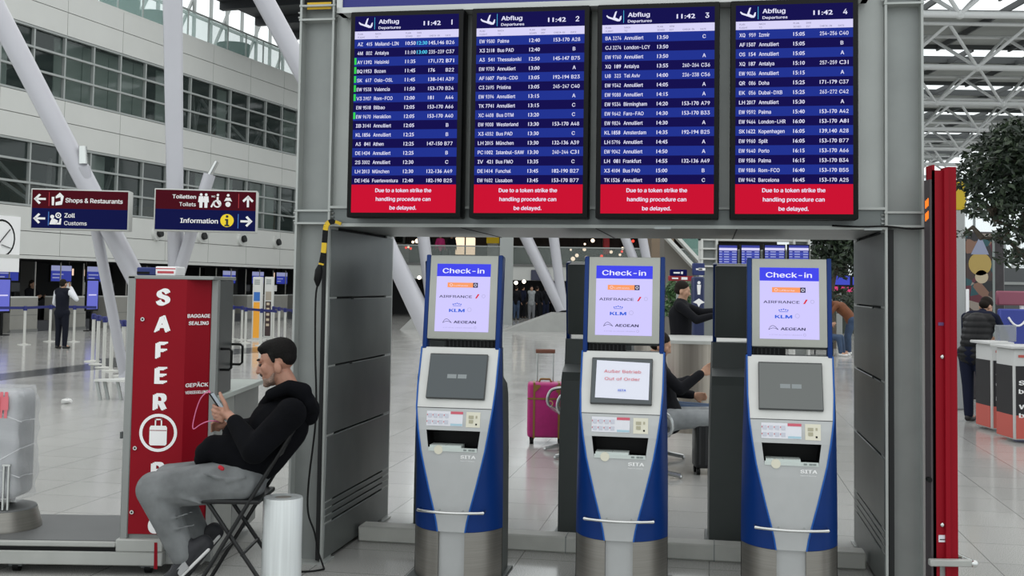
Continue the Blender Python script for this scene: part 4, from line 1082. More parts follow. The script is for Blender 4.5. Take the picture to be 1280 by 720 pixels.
# right part of the far hall: beige wall, escalator
x0, x1 = at(814, 360, 47).x, at(842, 360, 47).x
mb = MB(); mb.box(x0, x1, 47, 50, 0, 8); mb.build('wall_far_beige', mat('far_beige', '7a6a58', .7, 0, .1, 1), None, 'structure')
o = thing('escalator', 'pale escalator rising behind the middle check-in machine', 'escalator', at(850, 372, 34))
mb = MB(); a, b = at(832, 296, 34), at(884, 352, 34)
for k, dz in enumerate((0, .35)): mb.bar(a + V((0, 0, dz)), b + V((0, 0, dz)), .5, .09, 0)
mb.build('handrail', M_ltrim, o)
mb = MB(); mb.prism([a + V((0, .1, .3)), b + V((0, .1, .3)), b + V((.0, .1, 2.2)), a + V((0, .1, 2.2))], (0, .03, 0)); mb.build('glass_panel', mat('escalator_glass', '7aa096', .1, alpha=.5), o)
mb = MB(); mb.prism([a + V((0, .3, 0)), b + V((0, .3, 0)), V((b.x, b.y+.3, 0)), V((a.x, a.y+.3, 0))], (0, 1.0, 0)); mb.build('side_skirt', mat('escalator_skirt', '6c6861', .6), o)
# second board gantry far behind
YG = 22.0; sG = YG/F
o = thing('distant_board_frame', 'distant pale steel frame carrying small departure screens, above the check-in machine near the red post', 'gantry', V((at(946, 360, YG).x, YG, 0)))
pa, pb = at(876, 303, YG), at(1012, 303, YG); zb = at(946, 322, YG).z; ztp = at(946, 300, YG).z
mb = MB(); mb.box(pa.x, pb.x, YG, YG+.3, ztp-.02, ztp+.5); mb.build('beam', M_ltrim, o)
for xx in (pa.x, pb.x-.33):
    mb = MB(); mb.box(xx, xx+.04, YG-.05, YG+.3, 0, ztp+.3); mb.box(xx+.29, xx+.33, YG-.05, YG+.3, 0, ztp+.3); mb.box(xx+.04, xx+.29, YG+.1, YG+.12, 0, ztp+.3, 1)
    for z in (ztp-.2, ztp-.4, ztp*.8): mb.box(xx-.02, xx+.35, YG-.06, YG+.1, z, z+.03)
    mb.build('column', [M_ltrim, M_steel], o)
SM = ['first', 'second', 'third', 'fourth']
for i, (a, b) in enumerate(((896, 921), (924, 949), (953, 980), (983, 1010))):
    p, q = at(a, 336, YG), at(b, 306, YG)
    s_ = thing('small_departure_screen', 'small distant departure screen, %s of four in the pale frame' % SM[i], 'departure board', V(((p.x+q.x)/2, YG, p.z)), 0, 'small distant departure screens')
    mb = MB(); mb.box(p.x, q.x, YG-.12, YG-.03, p.z, q.z); mb.build('housing', M_black, s_)
    mb = MB(); n = 9; h = (q.z-p.z-.04)/n
    for r in range(n):
        mb.quad((p.x+.02, YG-.125, p.z+.02+r*h), (q.x-.02, YG-.125, p.z+.02+r*h), (q.x-.02, YG-.125, p.z+.02+r*h+h), (p.x+.02, YG-.125, p.z+.02+r*h+h), 2 if r == n-2 else r % 2)
        if r < n-2:
            for c in ((.06, .2), (.3, .55), (.7, .92)): w_ = q.x-p.x; mb.quad((p.x+w_*c[0], YG-.127, p.z+.03+r*h), (p.x+w_*c[1], YG-.127, p.z+.03+r*h), (p.x+w_*c[1], YG-.127, p.z+.02+r*h+h*.6), (p.x+w_*c[0], YG-.127, p.z+.02+r*h+h*.6), 3)
    mb.build('screen', [mat('small_screen_a', '2a34a0', .4, emit=.8), mat('small_screen_b', '3c4cc0', .4, emit=.8), M_scr_w, mat('small_screen_text', 'a8b0ea', .4, emit=.8)], s_)
# wayfinding pylon and direction plates behind the middle machine
YW = 17.0
p, q = at(866, 412, YW), at(881, 346, YW)
o = thing('wayfinding_pylon', 'dark blue wayfinding pylon with white symbols behind the round steel drum', 'pylon', V(((p.x+q.x)/2, YW, 0)))
mb = MB(); mb.rbox(p.x, q.x, YW, YW+.2, .0, q.z, .02, 1); mb.build('case', mat('pylon_navy', '16244e', .45), o)
mb = MB(); cx = (p.x+q.x)/2
for z, st in ((at(873, 360, YW).z, 'f'), (at(873, 378, YW).z, '*'), (at(873, 397, YW).z, 'A')):
    if st == 'A': mb.text('A', V((cx, YW-.006, z-.07)), X3, Z3, .2, 'c', .02)
    elif st == 'f': mb.disc(V((cx, YW-.006, z+.08)), X3, Z3, .025, 0, 10); mb.flat([(-.03,.05),(.03,.05),(.02,-.1),(-.02,-.1)], V((cx, YW-.006, z)), X3, Z3)
    else: mb.flat([(-.09,.0),(0,.06),(.09,.0),(.03,-.02),(.0,-.07),(-.03,-.02)], V((cx, YW-.006, z)), X3, Z3)
mb.build('lettering', M_white, o)
for i, (a, b, c, d, m_, lb) in enumerate(((838, 859, 337, 345, M_sb, 'small navy direction plate above the red one behind the middle machine'), (836, 867, 345, 351, mat('plate_red', '8c1420', .5), 'small red direction plate behind the middle machine'), (866, 881, 329, 344, mat('plate_navy', '1a2a62', .5), 'navy square plate on top of the wayfinding pylon'))):
    p, q = at(a, d, 18), at(b, c, 18); mb = MB(); mb.rbox(p.x, q.x, 18, 18.1, p.z, q.z, .01, 1); zz = (p.z+q.z)/2
    mb.box(p.x+.05, p.x+.15, 17.99, 18, zz-.012, zz+.012, 1); mb.box(p.x+.2, q.x-.1, 17.99, 18, zz-.02, zz+.02, 1)
    mb.box((p.x+q.x)/2-.02, (p.x+q.x)/2+.02, 18.1, 18.14, 0 if i < 2 else q.z-.3, q.z, 2)
    tag(mb.build('direction_plate', [m_, M_white, M_mull]), lb, 'sign')
# ------------------------------------------------------------------ red baggage wrapping machine
M_red = mat('machine_red', '8a0a1c', .5, 0, .03, 3, spec=.15)
M_mgrey = mat('machine_grey', '8d908e', .45, .2, .04, 6)
M_mlight = mat('machine_light_grey', 'a6a8a4', .5, .15, .06, 5)
M_mdark = mat('machine_dark_grey', '4c5050', .35, .3, .05, 5)
M_plat = mat('platform_grey', '5a5c5c', .5, .1, .06, 4)
YM = 6.75
ma = lambda px, py, dy=0: at(px, py, YM+dy)
XL = (ma(171.5, 350).x + ma(157.5, 668).x)/2; XM = (ma(236, 352).x + ma(225.5, 534).x)/2; XR = (ma(262, 350).x + ma(256, 500).x)/2
ZP = ma(200, 349).z; ZB = ma(200, 668).z; ZF = ma(100, 705).z; XS = (ma(160, 350).x + ma(150, 640).x)/2
print('MACHINE', XL, XM, XR, ZP, ZB, ZF)
mach = thing('wrapping_machine', 'tall red baggage wrapping machine with white upright lettering and a low platform', 'machine', V(((XL+XR)/2, YM, 0)))
mb = MB(); mb.rbox(XS, XL, YM, YM+.16, ZF, ZP+.02, .006, 1); mb.rbox(XS, XR+.03, YM, YM+.55, ZP, ZP+.022, .004, 1); mb.rbox(XR-.008, XR+.03, YM+.10, YM+.16, ZF, ZP, .004, 1); mb.rbox(XS+.005, XR, YM+.02, YM+.14, ZF, ZB, .005, 1)
mb.build('frame', [M_mgrey], mach)
CH = .11
mb = MB(); mb.prism([V((XL, YM+.004, ZB)), V((XM, YM+.004, ZB)), V((XM, YM+.004, ZP)), V((XL, YM+.004, ZP))], (0, .02, 0)); mb.prism([V((XM, YM+.004, ZB)), V((XR-.008, YM+CH, ZB)), V((XR-.008, YM+CH, ZP)), V((XM, YM+.004, ZP))], (0, .02, 0))
red = mb.build('red_panel', M_red, mach)
mb = MB(); yl = YM+.0015; xc = XL + .168
LS = ((367, 'S'), (400.5, 'A'), (433.5, 'F'), (465, 'E'), (498, 'R'), (584, 'B'), (618, 'A'), (652, 'G'))
for py, ch in LS:
    z = ma(200, py).z; mb.text(ch, V((xc, yl, z-.066)), X3, Z3, .180, 'c', .055, 0, None, 1.0)
zi = ma(196, 541).z; mb.disc(V((xc-.005, yl, zi)), X3, Z3, .113, 0, 36, .095)
mb.flat([(-.045,-.075),(.045,-.075),(.052,-.066),(.052,.030),(.045,.042),(-.045,.042),(-.052,.030),(-.052,-.066)], V((xc-.005, yl, zi)), X3, Z3, 0)
for q in ((-.022, -.014), (.014, .022)): mb.flat([(q[0],.042),(q[1],.042),(q[1],.082),(q[0],.082)], V((xc-.005, yl, zi)), X3, Z3, 0)
mb.flat([(-.022,.075),(.022,.075),(.022,.083),(-.022,.083)], V((xc-.005, yl, zi)), X3, Z3, 0); mb.flat([(-.05,.012),(.05,.012),(.05,.016),(-.05,.016)], V((xc-.005, yl-.001, zi)), X3, Z3, 1)
ex = V((XR-XM, CH-.004, 0)).normalized(); oc = V((XM, YM+.0015, 0)); wc = (XR-.008-XM)/ex.x
for py, st, s_, wf in ((395, 'BAGGAGE', .041, .90), (404, 'SEALING', .041, .80), (481.5, 'GEPÄCK', .044, .90), (490, 'VERSIEGELUNG', .034, .90)):
    z = ma(246, py, .05).z; mb.text(st, oc + ex*(wc*.52) + V((0, -.001, z-.010)), ex, Z3, s_, 'c', .03, 0, wc*wf)
mb.build('lettering', [M_white, M_red], mach)
for px, py in ((178.6, 399), (169, 560), (165, 640)):
    p = ma(px, py); mb = MB(); mb.cyl(V((p.x, YM+.004, p.z)), V((p.x, YM-.008, p.z)), .012, .012, 14); mb.cyl(V((p.x, YM-.008, p.z)), V((p.x, YM-.009, p.z)), .006, .006, 10, 1); mb.build('lock', [M_chrome, M_black], mach)
# base and platform
XW = -4.6
xe = ma(205, 690).x
mb = MB(); mb.rbox(XW, xe, YM-.03, YM+.75, ZF, .142, .006, 1, 0); mb.box(XW, ma(146, 690).x, YM-.025, YM+.7, .142, .166, 1); mb.rbox(XW, ma(146, 690).x, YM-.03, YM+.75, .166, .196, .006, 1, 0); mb.rbox(ma(146, 690).x, xe, YM-.03, YM+.7, .142, .215, .006, 1, 0)
mb.build('base_frame', [M_mlight, M_black], mach)
mb = MB(); mb.box(XW, XS, YM, YM+.72, .190, .200); mb.build('platform', M_plat, mach)
p = ma(197, 690); mb = MB(); mb.prism([V((p.x-.01, YM-.0315, .045)), V((p.x+.012, YM-.0315, .045)), V((p.x+.006, YM-.0315, .2)), V((p.x-.012, YM-.0315, .2))], (0, .001, 0)); mb.build('red_mark', M_red, mach)
def caster(px, par):
    x = ma(px, 710).x; mb = MB()
    for dy in (.06, .6): mb.box(x-.04, x+.04, YM+dy-.03, YM+dy+.05, .035, ZF+.005, 0); mb.cyl(V((x-.018, YM+dy, .032)), V((x+.018, YM+dy, .032)), .032, .032, 16, 1)
    mb.build('caster', [M_mdark, M_black], par)
caster(16, mach); caster(182, mach)
# rear cabinet: low light body, dark tower with two black handles
ZC = at(300, 492, 7.4).z
mb = MB(); mb.rbox(XS+.02, XR+.028, YM+.165, YM+.60, .07, ZC, .006, 1, 0); mb.rbox(XS+.02, XR+.028, YM+.605, YM+1.30, .07, ZC, .006, 1, 1)
mb.build('cabinet', [M_mlight, M_mgrey], mach)
mb = MB(); mb.rbox(XS+.01, XR+.05, YM+.16, YM+1.34, ZC, ZC+.035, .005, 1); mb.build('cabinet_top', mat('cabinet_top_pale', 'b4bcb6', .3, 0), mach)
mb = MB(); mb.rbox(XS+.02, XR+.026, YM+.17, YM+.50, ZC+.035, ZP, .006, 1); mb.build('tower', M_mdark, mach)
for dy, ya, yb in ((.22, 436, 462), (.50, 430, 455)):
    x = XR+.026; z0, z1 = ma(275, yb, dy).z, ma(275, ya, dy).z
    mb = MB(); mb.tube([V((x, YM+dy, z1)), V((x+.055, YM+dy, z1)), V((x+.068, YM+dy, z1-.012)), V((x+.068, YM+dy, z0+.012)), V((x+.055, YM+dy, z0)), V((x, YM+dy, z0))], .008, 8); mb.build('door_handle', M_black, mach)
mb = MB(); mb.box(XL-.075, XL-.062, YM+.03, YM+.06, ma(150, 545).z-.02, ma(150, 545).z+.02); mb.build('catch', M_mdark, mach)
# turntable and wrapped suitcase
tx = ma(1, 640, .32).x; TY = YM+.34
o = thing('turntable', 'round steel turntable with a dark top on the machine platform', 'turntable', V((tx, TY, .2)))
mb = MB(); mb.lathe([(.235, .2), (.235, .212), (.205, .315), (.205, .32)], V((tx, TY, 0)), 40); mb.build('drum', M_brush, o)
mb = MB(); mb.lathe([(.204, .3205), (.198, .330), (.0, .330)], V((tx, TY, 0)), 40); mb.build('top_disc', M_plat, o)
SX = ma(33, 540, .3).x; SZ0, SZ1 = .39, at(20, 487, TY).z
o = thing('wrapped_suitcase', 'silver suitcase wrapped in clear film standing on the turntable', 'suitcase', V((SX-.28, TY, .33)))
mb = MB(); mb.rbox(SX-.50, SX-.01, TY-.14, TY+.14, SZ0, SZ1, .045, 4); mb.build('shell', mat('suitcase_silver', '9c9ea2', .4, .3, .05, 14, stretch=(1, 1, 8)), o)
rs = random.Random(9)
def film(a, b):
    th_ = 2*math.pi*a; cx, sy = math.cos(th_), math.sin(th_); k = 1/max(abs(cx)/.265, abs(sy)/.155); k = min(k, .29)
    z = SZ0-.01 + (SZ1-SZ0+.03)*b; wob = .006*math.sin(9*th_+14*b)+.005*math.sin(23*th_-9*b)+.006*math.sin(31*b+3*th_)
    sh = 1-.10*max(0, b-.88)/.12
    return V((SX-.255 + cx*(k+wob)*sh, TY + sy*(k+wob)*sh, z))
M_film = mat('clear_film', 'e4e6e8', .12, 0, spec=.9, alpha=.30)
mb = MB(); mb.grid(film, 72, 30); mb.add([film(i/36, 1) for i in range(36)], [tuple(range(36))]); mb.build('film', M_film, o)
mb = MB()
for k in range(3):
    z = SZ0 + .14 + k*.17; pts = [film(a/40, 0) for a in range(20, 42)]
    mb.tube([V((p.x, p.y-.002, z + (p.x-SX)*.6*(1 if k % 2 else -.7))) for p in pts], .003, 5)
mb.build('film_folds', mat('film_fold', 'eef0f2', .2, alpha=.4), o)
mb = MB(); mb.text('MASTER', V((SX-.205, TY-.159, at(10, 551, TY).z-.01)), X3, Z3, .03, 'l', .03, 0, .09); mb.build('lettering', mat('case_letter', '55585a', .5), o)
mb = MB()
for x in (SX-.12, SX-.09): mb.quad(V((x, TY-.161, SZ1-.16)), V((x+.018, TY-.161, SZ1-.16)), V((x+.02, TY-.158, SZ1-.0)), V((x+.0, TY-.158, SZ1-.0)), 0)
for k in range(4): mb.box(SX-.25+k*.05, SX-.215+k*.05, TY-.163, TY-.160, SZ1-.13+.02*(k % 2), SZ1-.03, 1 if k < 2 else 0)
mb.build('tag_label', [mat('tag_red', 'd8707a', .5), M_black], o)
mb = MB()
for x in (SX-.075, SX-.045): mb.cyl(V((x, TY-.165, .335)), V((x, TY-.165, .60)), .008, .008, 10)
mb.box(SX-.085, SX-.035, TY-.172, TY-.15, .60, .612); mb.build('upright_rod', M_chrome, o)
mb = MB()
for x, dy in ((SX-.14, -.11), (SX-.14, .10), (SX-.44, -.10), (SX-.44, .10)): mb.cyl(V((x-.014, TY+dy, .366)), V((x+.014, TY+dy, .366)), .036, .036, 16); mb.box(x-.018, x+.018, TY+dy-.015, TY+dy+.015, .36, SZ0+.02)
mb.build('wheel', M_black, o)
# boxes on top of the machine
p = ma(188, 347, .2); mb = MB(); mb.rbox(p.x-.06, p.x+.06, YM+.12, YM+.30, ZP+.022, ZP+.072, .006, 1); mb.box(p.x-.058, p.x+.02, YM+.119, YM+.12, ZP+.03, ZP+.045, 1)
tag(mb.build('tape_box', [mat('box_blue', '1c2c6a', .5), M_black]), 'small dark blue box lying on top of the red wrapping machine', 'box')
p = ma(213, 347, .2); mb = MB(); mb.rbox(p.x-.062, p.x+.062, YM+.10, YM+.30, ZP+.022, ZP+.078, .005, 1); mb.box(p.x-.05, p.x+.05, YM+.0985, YM+.10, ZP+.036, ZP+.050, 1); mb.box(p.x-.06, p.x+.06, YM+.0985, YM+.10, ZP+.062, ZP+.068, 1)
tag(mb.build('paper_carton', [M_white, mat('carton_red', 'c04850', .5)]), 'white carton with red print lying on top of the red wrapping machine', 'box')

# ------------------------------------------------------------------ roll of stretch film on the floor
rc = at(354, 621, 6.28); mb = MB(); hz = rc.z
mb.lathe([(.042, hz-.01), (.045, hz), (.106, hz), (.109, hz-.006), (.1085, .30), (.1095, .15), (.108, .004), (.10, 0)], V((rc.x, rc.y, 0)), 40)
o = thing('stretch_film_roll', 'upright roll of white stretch film on the floor beside the gantry leg', 'film roll', V((rc.x, rc.y, 0)))
mb.build('film', mat('film_roll_white', 'd3d8d8', .2, 0, .10, 5, stretch=(14, 14, .3), coat=.4), o)
mb = MB(); mb.lathe([(.045, hz-.001), (.040, hz-.001), (.038, hz-.05), (.038, .02)], V((rc.x, rc.y, 0)), 28); mb.lathe([(.038, hz-.12), (0, hz-.12)], V((rc.x, rc.y, 0)), 28, 1); mb.build('core', [mat('card_core', '8e8a82', .7), M_dark], o)

# ------------------------------------------------------------------ power cable with black and yellow tape on the gantry leg
def gp(px, py, v): u, z = gl(px, py, v); return gw(u, v, z)
o = thing('power_cable', 'black power cable with plug and yellow tape hanging down the gantry leg', 'cable', gp(402, 714, -.06))
pts = [gp(397, 356, -.05), gp(394.5, 375, -.05), gp(394, 440, -.05), gp(395, 520, -.05), gp(386, 600, -.05), gp(385, 640, -.05), gp(393, 665, -.05), gp(398, 690, -.05), gp(404, 708, -.08)]
gz = gp(404, 710, -.1); pts += [V((gz.x, gz.y-.05, .01)), V((gz.x-.12, gz.y-.10, .008)), V((gz.x-.3, gz.y-.05, .008))]
def smooth(pts, n=4):
    out = []
    for i in range(len(pts)-1):
        p0, p1, p2, p3 = pts[max(i-1, 0)], pts[i], pts[i+1], pts[min(i+2, len(pts)-1)]
        for k in range(n):
            t = k/n; out.append(.5*((2*p1) + (p2-p0)*t + (2*p0-5*p1+4*p2-p3)*t*t + (3*p1-p0-3*p2+p3)*t**3))
    return out + [pts[-1]]
mb = MB(); mb.tube(smooth(pts), .006, 8); mb.build('cord', M_black, o)
mb = MB(); mb.tube([gp(400, 331, -.05), gp(399, 338, -.05), gp(397, 350, -.05), gp(397, 358, -.05)], [.012, .026, .024, .008], 10); mb.build('plug', M_black, o)
tp_ = [gp(426, 280, -.03), gp(417, 277, -.045), gp(408, 281, -.05), gp(405.5, 300, -.045), gp(404, 316, -.045), gp(401, 331, -.045)]
mb = MB(); q = smooth(tp_, 5); fr_ = .016
for i in range(len(q)-1):
    d_ = (q[i+1]-q[i]).normalized(); s_ = d_.cross(GV).normalized()*fr_*(1 if i > 4 else .6)
    mb.add([q[i]-s_, q[i]+s_, q[i+1]+s_, q[i+1]-s_, q[i]-s_+GV*.012, q[i]+s_+GV*.012, q[i+1]+s_+GV*.012, q[i+1]-s_+GV*.012], [(0,1,2,3),(7,6,5,4),(0,4,5,1),(3,2,6,7),(1,5,6,2),(0,3,7,4)], 1 if (i//4) % 2 else 0)
mb.build('warning_tape', [mat('tape_yellow', 'd9b41c', .5), M_black], o)

# ------------------------------------------------------------------ folding chair
YCH = 6.35
def cp(px, py, dd=0.0): return at(px, py, YCH+dd)
M_ch = mat('chair_black', '151617', .4, .3)
chair = thing('folding_chair', 'black folding metal chair under the seated man in the hooded jacket', 'chair', V((cp(295, 700).x, YCH, 0)))
def onfl(a, b):      # carry the line a-b on down to the floor
    t = (a.z - .008)/(a.z - b.z); return a + (b-a)*t
for dd in (-.2, .2):
    k = (YCH-.2)/(YCH+dd)
    top = at(363, 543, YCH-.2); bot = at(256, 718, YCH-.2); top.y = bot.y = YCH+dd
    fb = onfl(top, bot)
    mb = MB(); mb.tube([top + (top-bot)*.16, top, fb], .0115, 10); mb.tube([fb + V((0, 0, -.004)), fb + V((0, 0, .03))], .016, 10, 1); mb.build('back_leg', [M_ch, M_black], chair)
    a = at(254.5, 623, YCH-.2); b = at(318, 718, YCH-.2); a.y = b.y = YCH+dd*.9
    fl_ = onfl(a, b); mb = MB(); mb.tube([a, fl_], .0115, 10); mb.tube([fl_ + V((0, 0, -.004)), fl_ + V((0, 0, .03))], .016, 10, 1); mb.build('front_leg', [M_ch, M_black], chair)
s0, s1 = at(254, 622, YCH-.2), at(320, 628, YCH-.2)
mb = MB(); mb.rbox(s0.x-.01, s1.x+.02, YCH-.21, YCH+.21, s1.z-.012, s1.z+.014, .010, 2); mb.build('seat', M_ch, chair)
mb = MB(); a, b = at(348, 570, YCH-.2), at(366, 537, YCH-.2); d_ = (b-a); 
mb.bar(V((a.x, YCH, a.z)), V((b.x, YCH, b.z)), .40, .016, 0, up=V((0, 1, 0)).cross(d_).normalized()); mb.build('backrest', M_ch, chair)
mb = MB()
for px, py in ((270, 695), (302, 694)):
    q = at(px, py, YCH-.2); mb.tube([V((q.x, YCH-.2, q.z)), V((q.x, YCH+.2, q.z))], .009, 8)
q = at(264, 704, YCH-.2); mb.build('cross_bar', M_ch, chair)

# ------------------------------------------------------------------ seated man
M_skin = mat('skin', 'a67a66', .5, 0, .06, 30); M_skin.node_tree.nodes['Principled BSDF'].inputs['Subsurface Weight'].default_value = .08; M_skin.node_tree.nodes['Principled BSDF'].inputs['Subsurface Radius'].default_value = (.02, .008, .004)
M_hair = mat('hair_dark', '0e0c0b', .8, 0, .5, 120, bump=.5, spec=.2)
M_hood = mat('hoodie_black', '090a0e', .95, 0, .25, 9, bump=.25, spec=.12)
M_jean = mat('jeans_grey', '707374', .9, 0, .26, 7, bump=.5, spec=.2)
M_shoe = mat('shoe_dark', '232428', .7, 0, .2, 20)
M_sole = mat('sole_white', 'cfcfce', .6)
M_redc = mat('collar_red', 'b01a2a', .8)
man = thing('person', 'seated man in black hooded jacket and grey jeans looking at his phone', 'person', V((cp(300, 640).x, YCH, 0)))
HMm = frame_m(cp(346, 453), V((-1, -.05, -.26)), Z3, 1.06)
hip_l, hip_r = cp(302, 600, -.11), cp(306, 598, .11); kn_l, kn_r = cp(193, 612, -.14), cp(212, 600, .14); an_l, an_r = cp(241, 690, -.13), cp(256, 674, .13); to_l, to_r = cp(205, 729, -.15), cp(226, 712, .15); ja_l, ja_r = cp(228, 691, -.13), cp(250, 676, .13)
waist, chest, neck = cp(326, 566), cp(349, 532), cp(363, 497)
sh_l, sh_r = cp(364, 517, -.19), cp(362, 512, .19); el_l, el_r = cp(318, 563, -.26), cp(322, 556, .24); wr_l, wr_r = cp(291, 524, -.11), cp(284, 534, .07)
body = xf(HMm, head_els()) + [C(cp(366, 496), .062, cp(354, 470), .056), C(cp(298, 600), .10, waist, .10), C(waist, .10, chest, .13), C(chest, .14, cp(364, 510), .09), C(sh_l, .07, sh_r, .07)]
body += chain([sh_l, el_l, wr_l], [.055, .045, .028]) + chain([sh_r, el_r, wr_r], [.055, .045, .028])
body += chain([hip_l, kn_l, ja_l, an_l], [.10, .062, .042, .036]) + chain([hip_r, kn_r, ja_r, an_r], [.10, .062, .042, .036]) + [C(an_l, .036, an_l.lerp(to_l, .6), .026), C(an_r, .036, an_r.lerp(to_r, .6), .026)]
# the near hand round the phone: palm, four fingers behind it, thumb up along its edge
h = lambda px, py, dd: cp(px, py, -.03+dd)
body += [C(wr_l, .027, h(285, 518, -.05), .026), E(h(281, 515, -.03), (.024, .034, .030)), C(h(284, 519, -.045), .022, h(278, 521, .0), .020)]
body += chain([h(284, 514, -.055), h(281.5, 505, -.058), h(277, 497, -.05), h(275, 491.5, -.042)], [.0155, .013, .0115, .0095])
for k, (y0, r_) in enumerate(((507, .0098), (512.5, .0102), (517.5, .0098), (522, .0088))):
    x0 = 279 - k*.3; L_ = (0, 1.5, .5, -1.5)[k]
    body += chain([h(x0, y0+5, -.03), h(271-L_, y0+2.5, -.035), h(267-L_*.8, y0, -.012), h(268.5-L_*.4, y0-1, .018)], [r_*1.1, r_*1.05, r_, r_*.85])
# the far hand resting below
body += [E(h(277, 531, .08), (.034, .02, .026))]
for k in range(4): body += chain([h(274, 528+k*3.2, .06+.012*k), h(268, 527+k*3.2, .05+.012*k), h(264.5, 530+k*3, .045+.012*k)], [.0095, .009, .008])
body += chain([h(278, 526, .055), h(272, 522.5, .045), h(268, 522, .04)], [.012, .010, .0085])
skin('body', body, M_skin, man, .0052, 2, .4)
g = .024
hood = [C(cp(302, 586), .140, waist, .150), C(waist, .152, chest, .168), C(chest, .168, cp(363, 512), .110), C(sh_l, .085, sh_r, .085),
        C(cp(268, 560, -.10), .075, cp(310, 572, -.08), .135), C(cp(268, 560, .10), .070, cp(310, 572, .08), .135), C(cp(257, 566, -.10), .060, cp(262, 563, .10), .060), C(cp(252, 574, -.08), .042, cp(252, 574, .10), .042), C(cp(300, 545), .10, cp(330, 550), .14)]
hood += chain([sh_l, el_l, el_l.lerp(wr_l, .88)], [.085, .075, .048]) + chain([sh_r, el_r, el_r.lerp(wr_r, .9)], [.085, .072, .048])
skin('jacket', hood, M_hood, man, .009, 5, .5)
hd = [C(cp(338, 493, -.10), .032, cp(362, 484, -.10), .042), C(cp(362, 484, -.10), .042, cp(378, 490, -.08), .054), C(cp(338, 494, .10), .030, cp(362, 487, .11), .040), C(cp(362, 487, .11), .040, cp(378, 494, .08), .052),
      C(cp(378, 494, -.08), .052, cp(386, 510, 0), .062), C(cp(378, 494, .08), .052, cp(386, 510, 0), .062), C(cp(384, 505, -.07), .050, cp(392, 514, 0), .036), C(cp(384, 505, .07), .050, cp(392, 514, 0), .036), C(cp(372, 512), .09, cp(386, 520), .055), C(cp(336, 497, -.07), .028, cp(330, 507, 0), .035), C(cp(336, 497, .07), .028, cp(330, 507, 0), .035)]
skin('hood', hd, M_hood, man, .009, 4, .5)
skin('shirt_collar', [C(cp(346, 492, -.075), .016, cp(368, 481, -.075), .016), C(cp(368, 481, -.075), .016, cp(376, 481, 0), .016), C(cp(368, 481, .075), .016, cp(376, 481, 0), .016), C(cp(346, 492, .075), .016, cp(368, 481, .075), .016)], M_redc, man, .007, 2)
skin('jacket_tab', [C(cp(275, 584, -.235), .012, cp(278, 586, -.235), .012)], M_redc, man, .005, 1)
jean = [C(hip_l, .125, hip_r, .125), C(cp(306, 603, -.05), .115, cp(308, 603, .05), .115), C(cp(302, 598), .13, cp(316, 580), .130)]
jean += chain([hip_l, hip_l.lerp(kn_l, .55), kn_l, kn_l.lerp(ja_l, .5), ja_l], [.122, .112, .100, .084, .072])
jean += chain([hip_r, hip_r.lerp(kn_r, .55), kn_r, kn_r.lerp(ja_r, .5), ja_r], [.122, .110, .094, .080, .072])
# creases behind the knee and along the thigh
for k in range(4): jean.append(C(cp(205+k*7, 606+k*5, -.228), .010, cp(228+k*8, 618+k*4, -.225), .006))
for k in range(2): jean.append(C(cp(210+k*8, 650+k*12, -.206), .008, cp(240+k*3, 640+k*16, -.196), .006))
for k in range(3): jean.append(C(cp(255+k*14, 592+k*5, -.238), .009, cp(290+k*9, 600-k*2, -.235), .006))
skin('jeans', jean, M_jean, man, .009, 3, .5)
for lb, an, to, s_ in (('l', an_l, to_l, -1), ('r', an_r, to_r, 1)):
    d_ = (to-an).normalized(); up_ = V((0, 1, 0)).cross(d_).normalized(); up_ = up_ if up_.z > 0 else -up_
    hl = an - d_*.075 - up_*.03
    sh = skin('shoe', [C(hl + up_*.02, .045, an + up_*.012, .052), C(an, .050, an.lerp(to, .6) - up_*.012, .044), C(an.lerp(to, .6) - up_*.015, .044, to - up_*.005, .036), C(hl, .040, to - up_*.03, .036), C(an + up_*.03, .05, an + up_*.055, .05)], M_shoe, man, .006, 3)
    skin('sole', [C(hl - up_*.026 + V((0, q, 0)), .0105, to - up_*.040 + V((0, q, 0)), .0105) for q in (-.030, -.01, .012, .030)], M_sole, sh, .006, 3)
    pc = an.lerp(to, .36) - up_*.022; yy = an.y - .0535
    mb = MB(); pt = [pc - d_*.035 + up_*.022, pc + d_*.035 + up_*.018, pc + d_*.045 - up_*.016, pc - d_*.022 - up_*.020]; pt = [V((p.x, yy, p.z)) for p in pt]; mb.prism(pt, (0, .014, 0)); mb.build('side_patch', mat('patch_silver', '9a9b9c', .5), sh)
    mb = MB()
    for k in range(4):
        q = an.lerp(to, .18+.13*k) + up_*(.040-.006*k); mb.tube([q + V((0, -.034, -.012)), q + up_*.012, q + V((0, .034, -.012))], .0045, 6)
    mb.build('lace', mat('lace_dark', '3c3d42', .7), sh)
hairm = [E((0, -.028, .050), (.079, .092, .080)), E((0, -.052, .018), (.070, .060, .056)), E((0, .006, .082), (.066, .074, .046)), C((-.040, .060, .090), .018, (.040, .060, .090), .018), C((-.074, .012, .045), .010, (-.074, .005, .010), .008), C((.074, .012, .045), .010, (.074, .005, .010), .008)]
skin('hair', xf(HMm, hairm), M_hair, man, .006, 2)
M_stub = mat('stubble', '806a5e', .8, 0, .45, 160)
skin('beard', xf(HMm, [E((0, .044, -.078), (.0475, .0485, .038)), E((0, .076, -.099), (.024, .022, .019)), C((-.060, .018, -.052), .007, (-.046, .045, -.085), .016), C((.060, .018, -.052), .007, (.046, .045, -.085), .016)]), M_stub, man, .005, 2)
skin('moustache', xf(HMm, [C((-.022, .088, -.049), .0065, (0, .096, -.043), .0075), C((.022, .088, -.049), .0065, (0, .096, -.043), .0075)]), mat('moustache_brown', '3c302a', .8), man, .0035, 1)
skin('eyebrow', xf(HMm, [C((-.048, .079, .036), .006, (-.016, .093, .036), .006), C((.048, .079, .036), .006, (.016, .093, .036), .006)]), M_hair, man, .0035, 1)
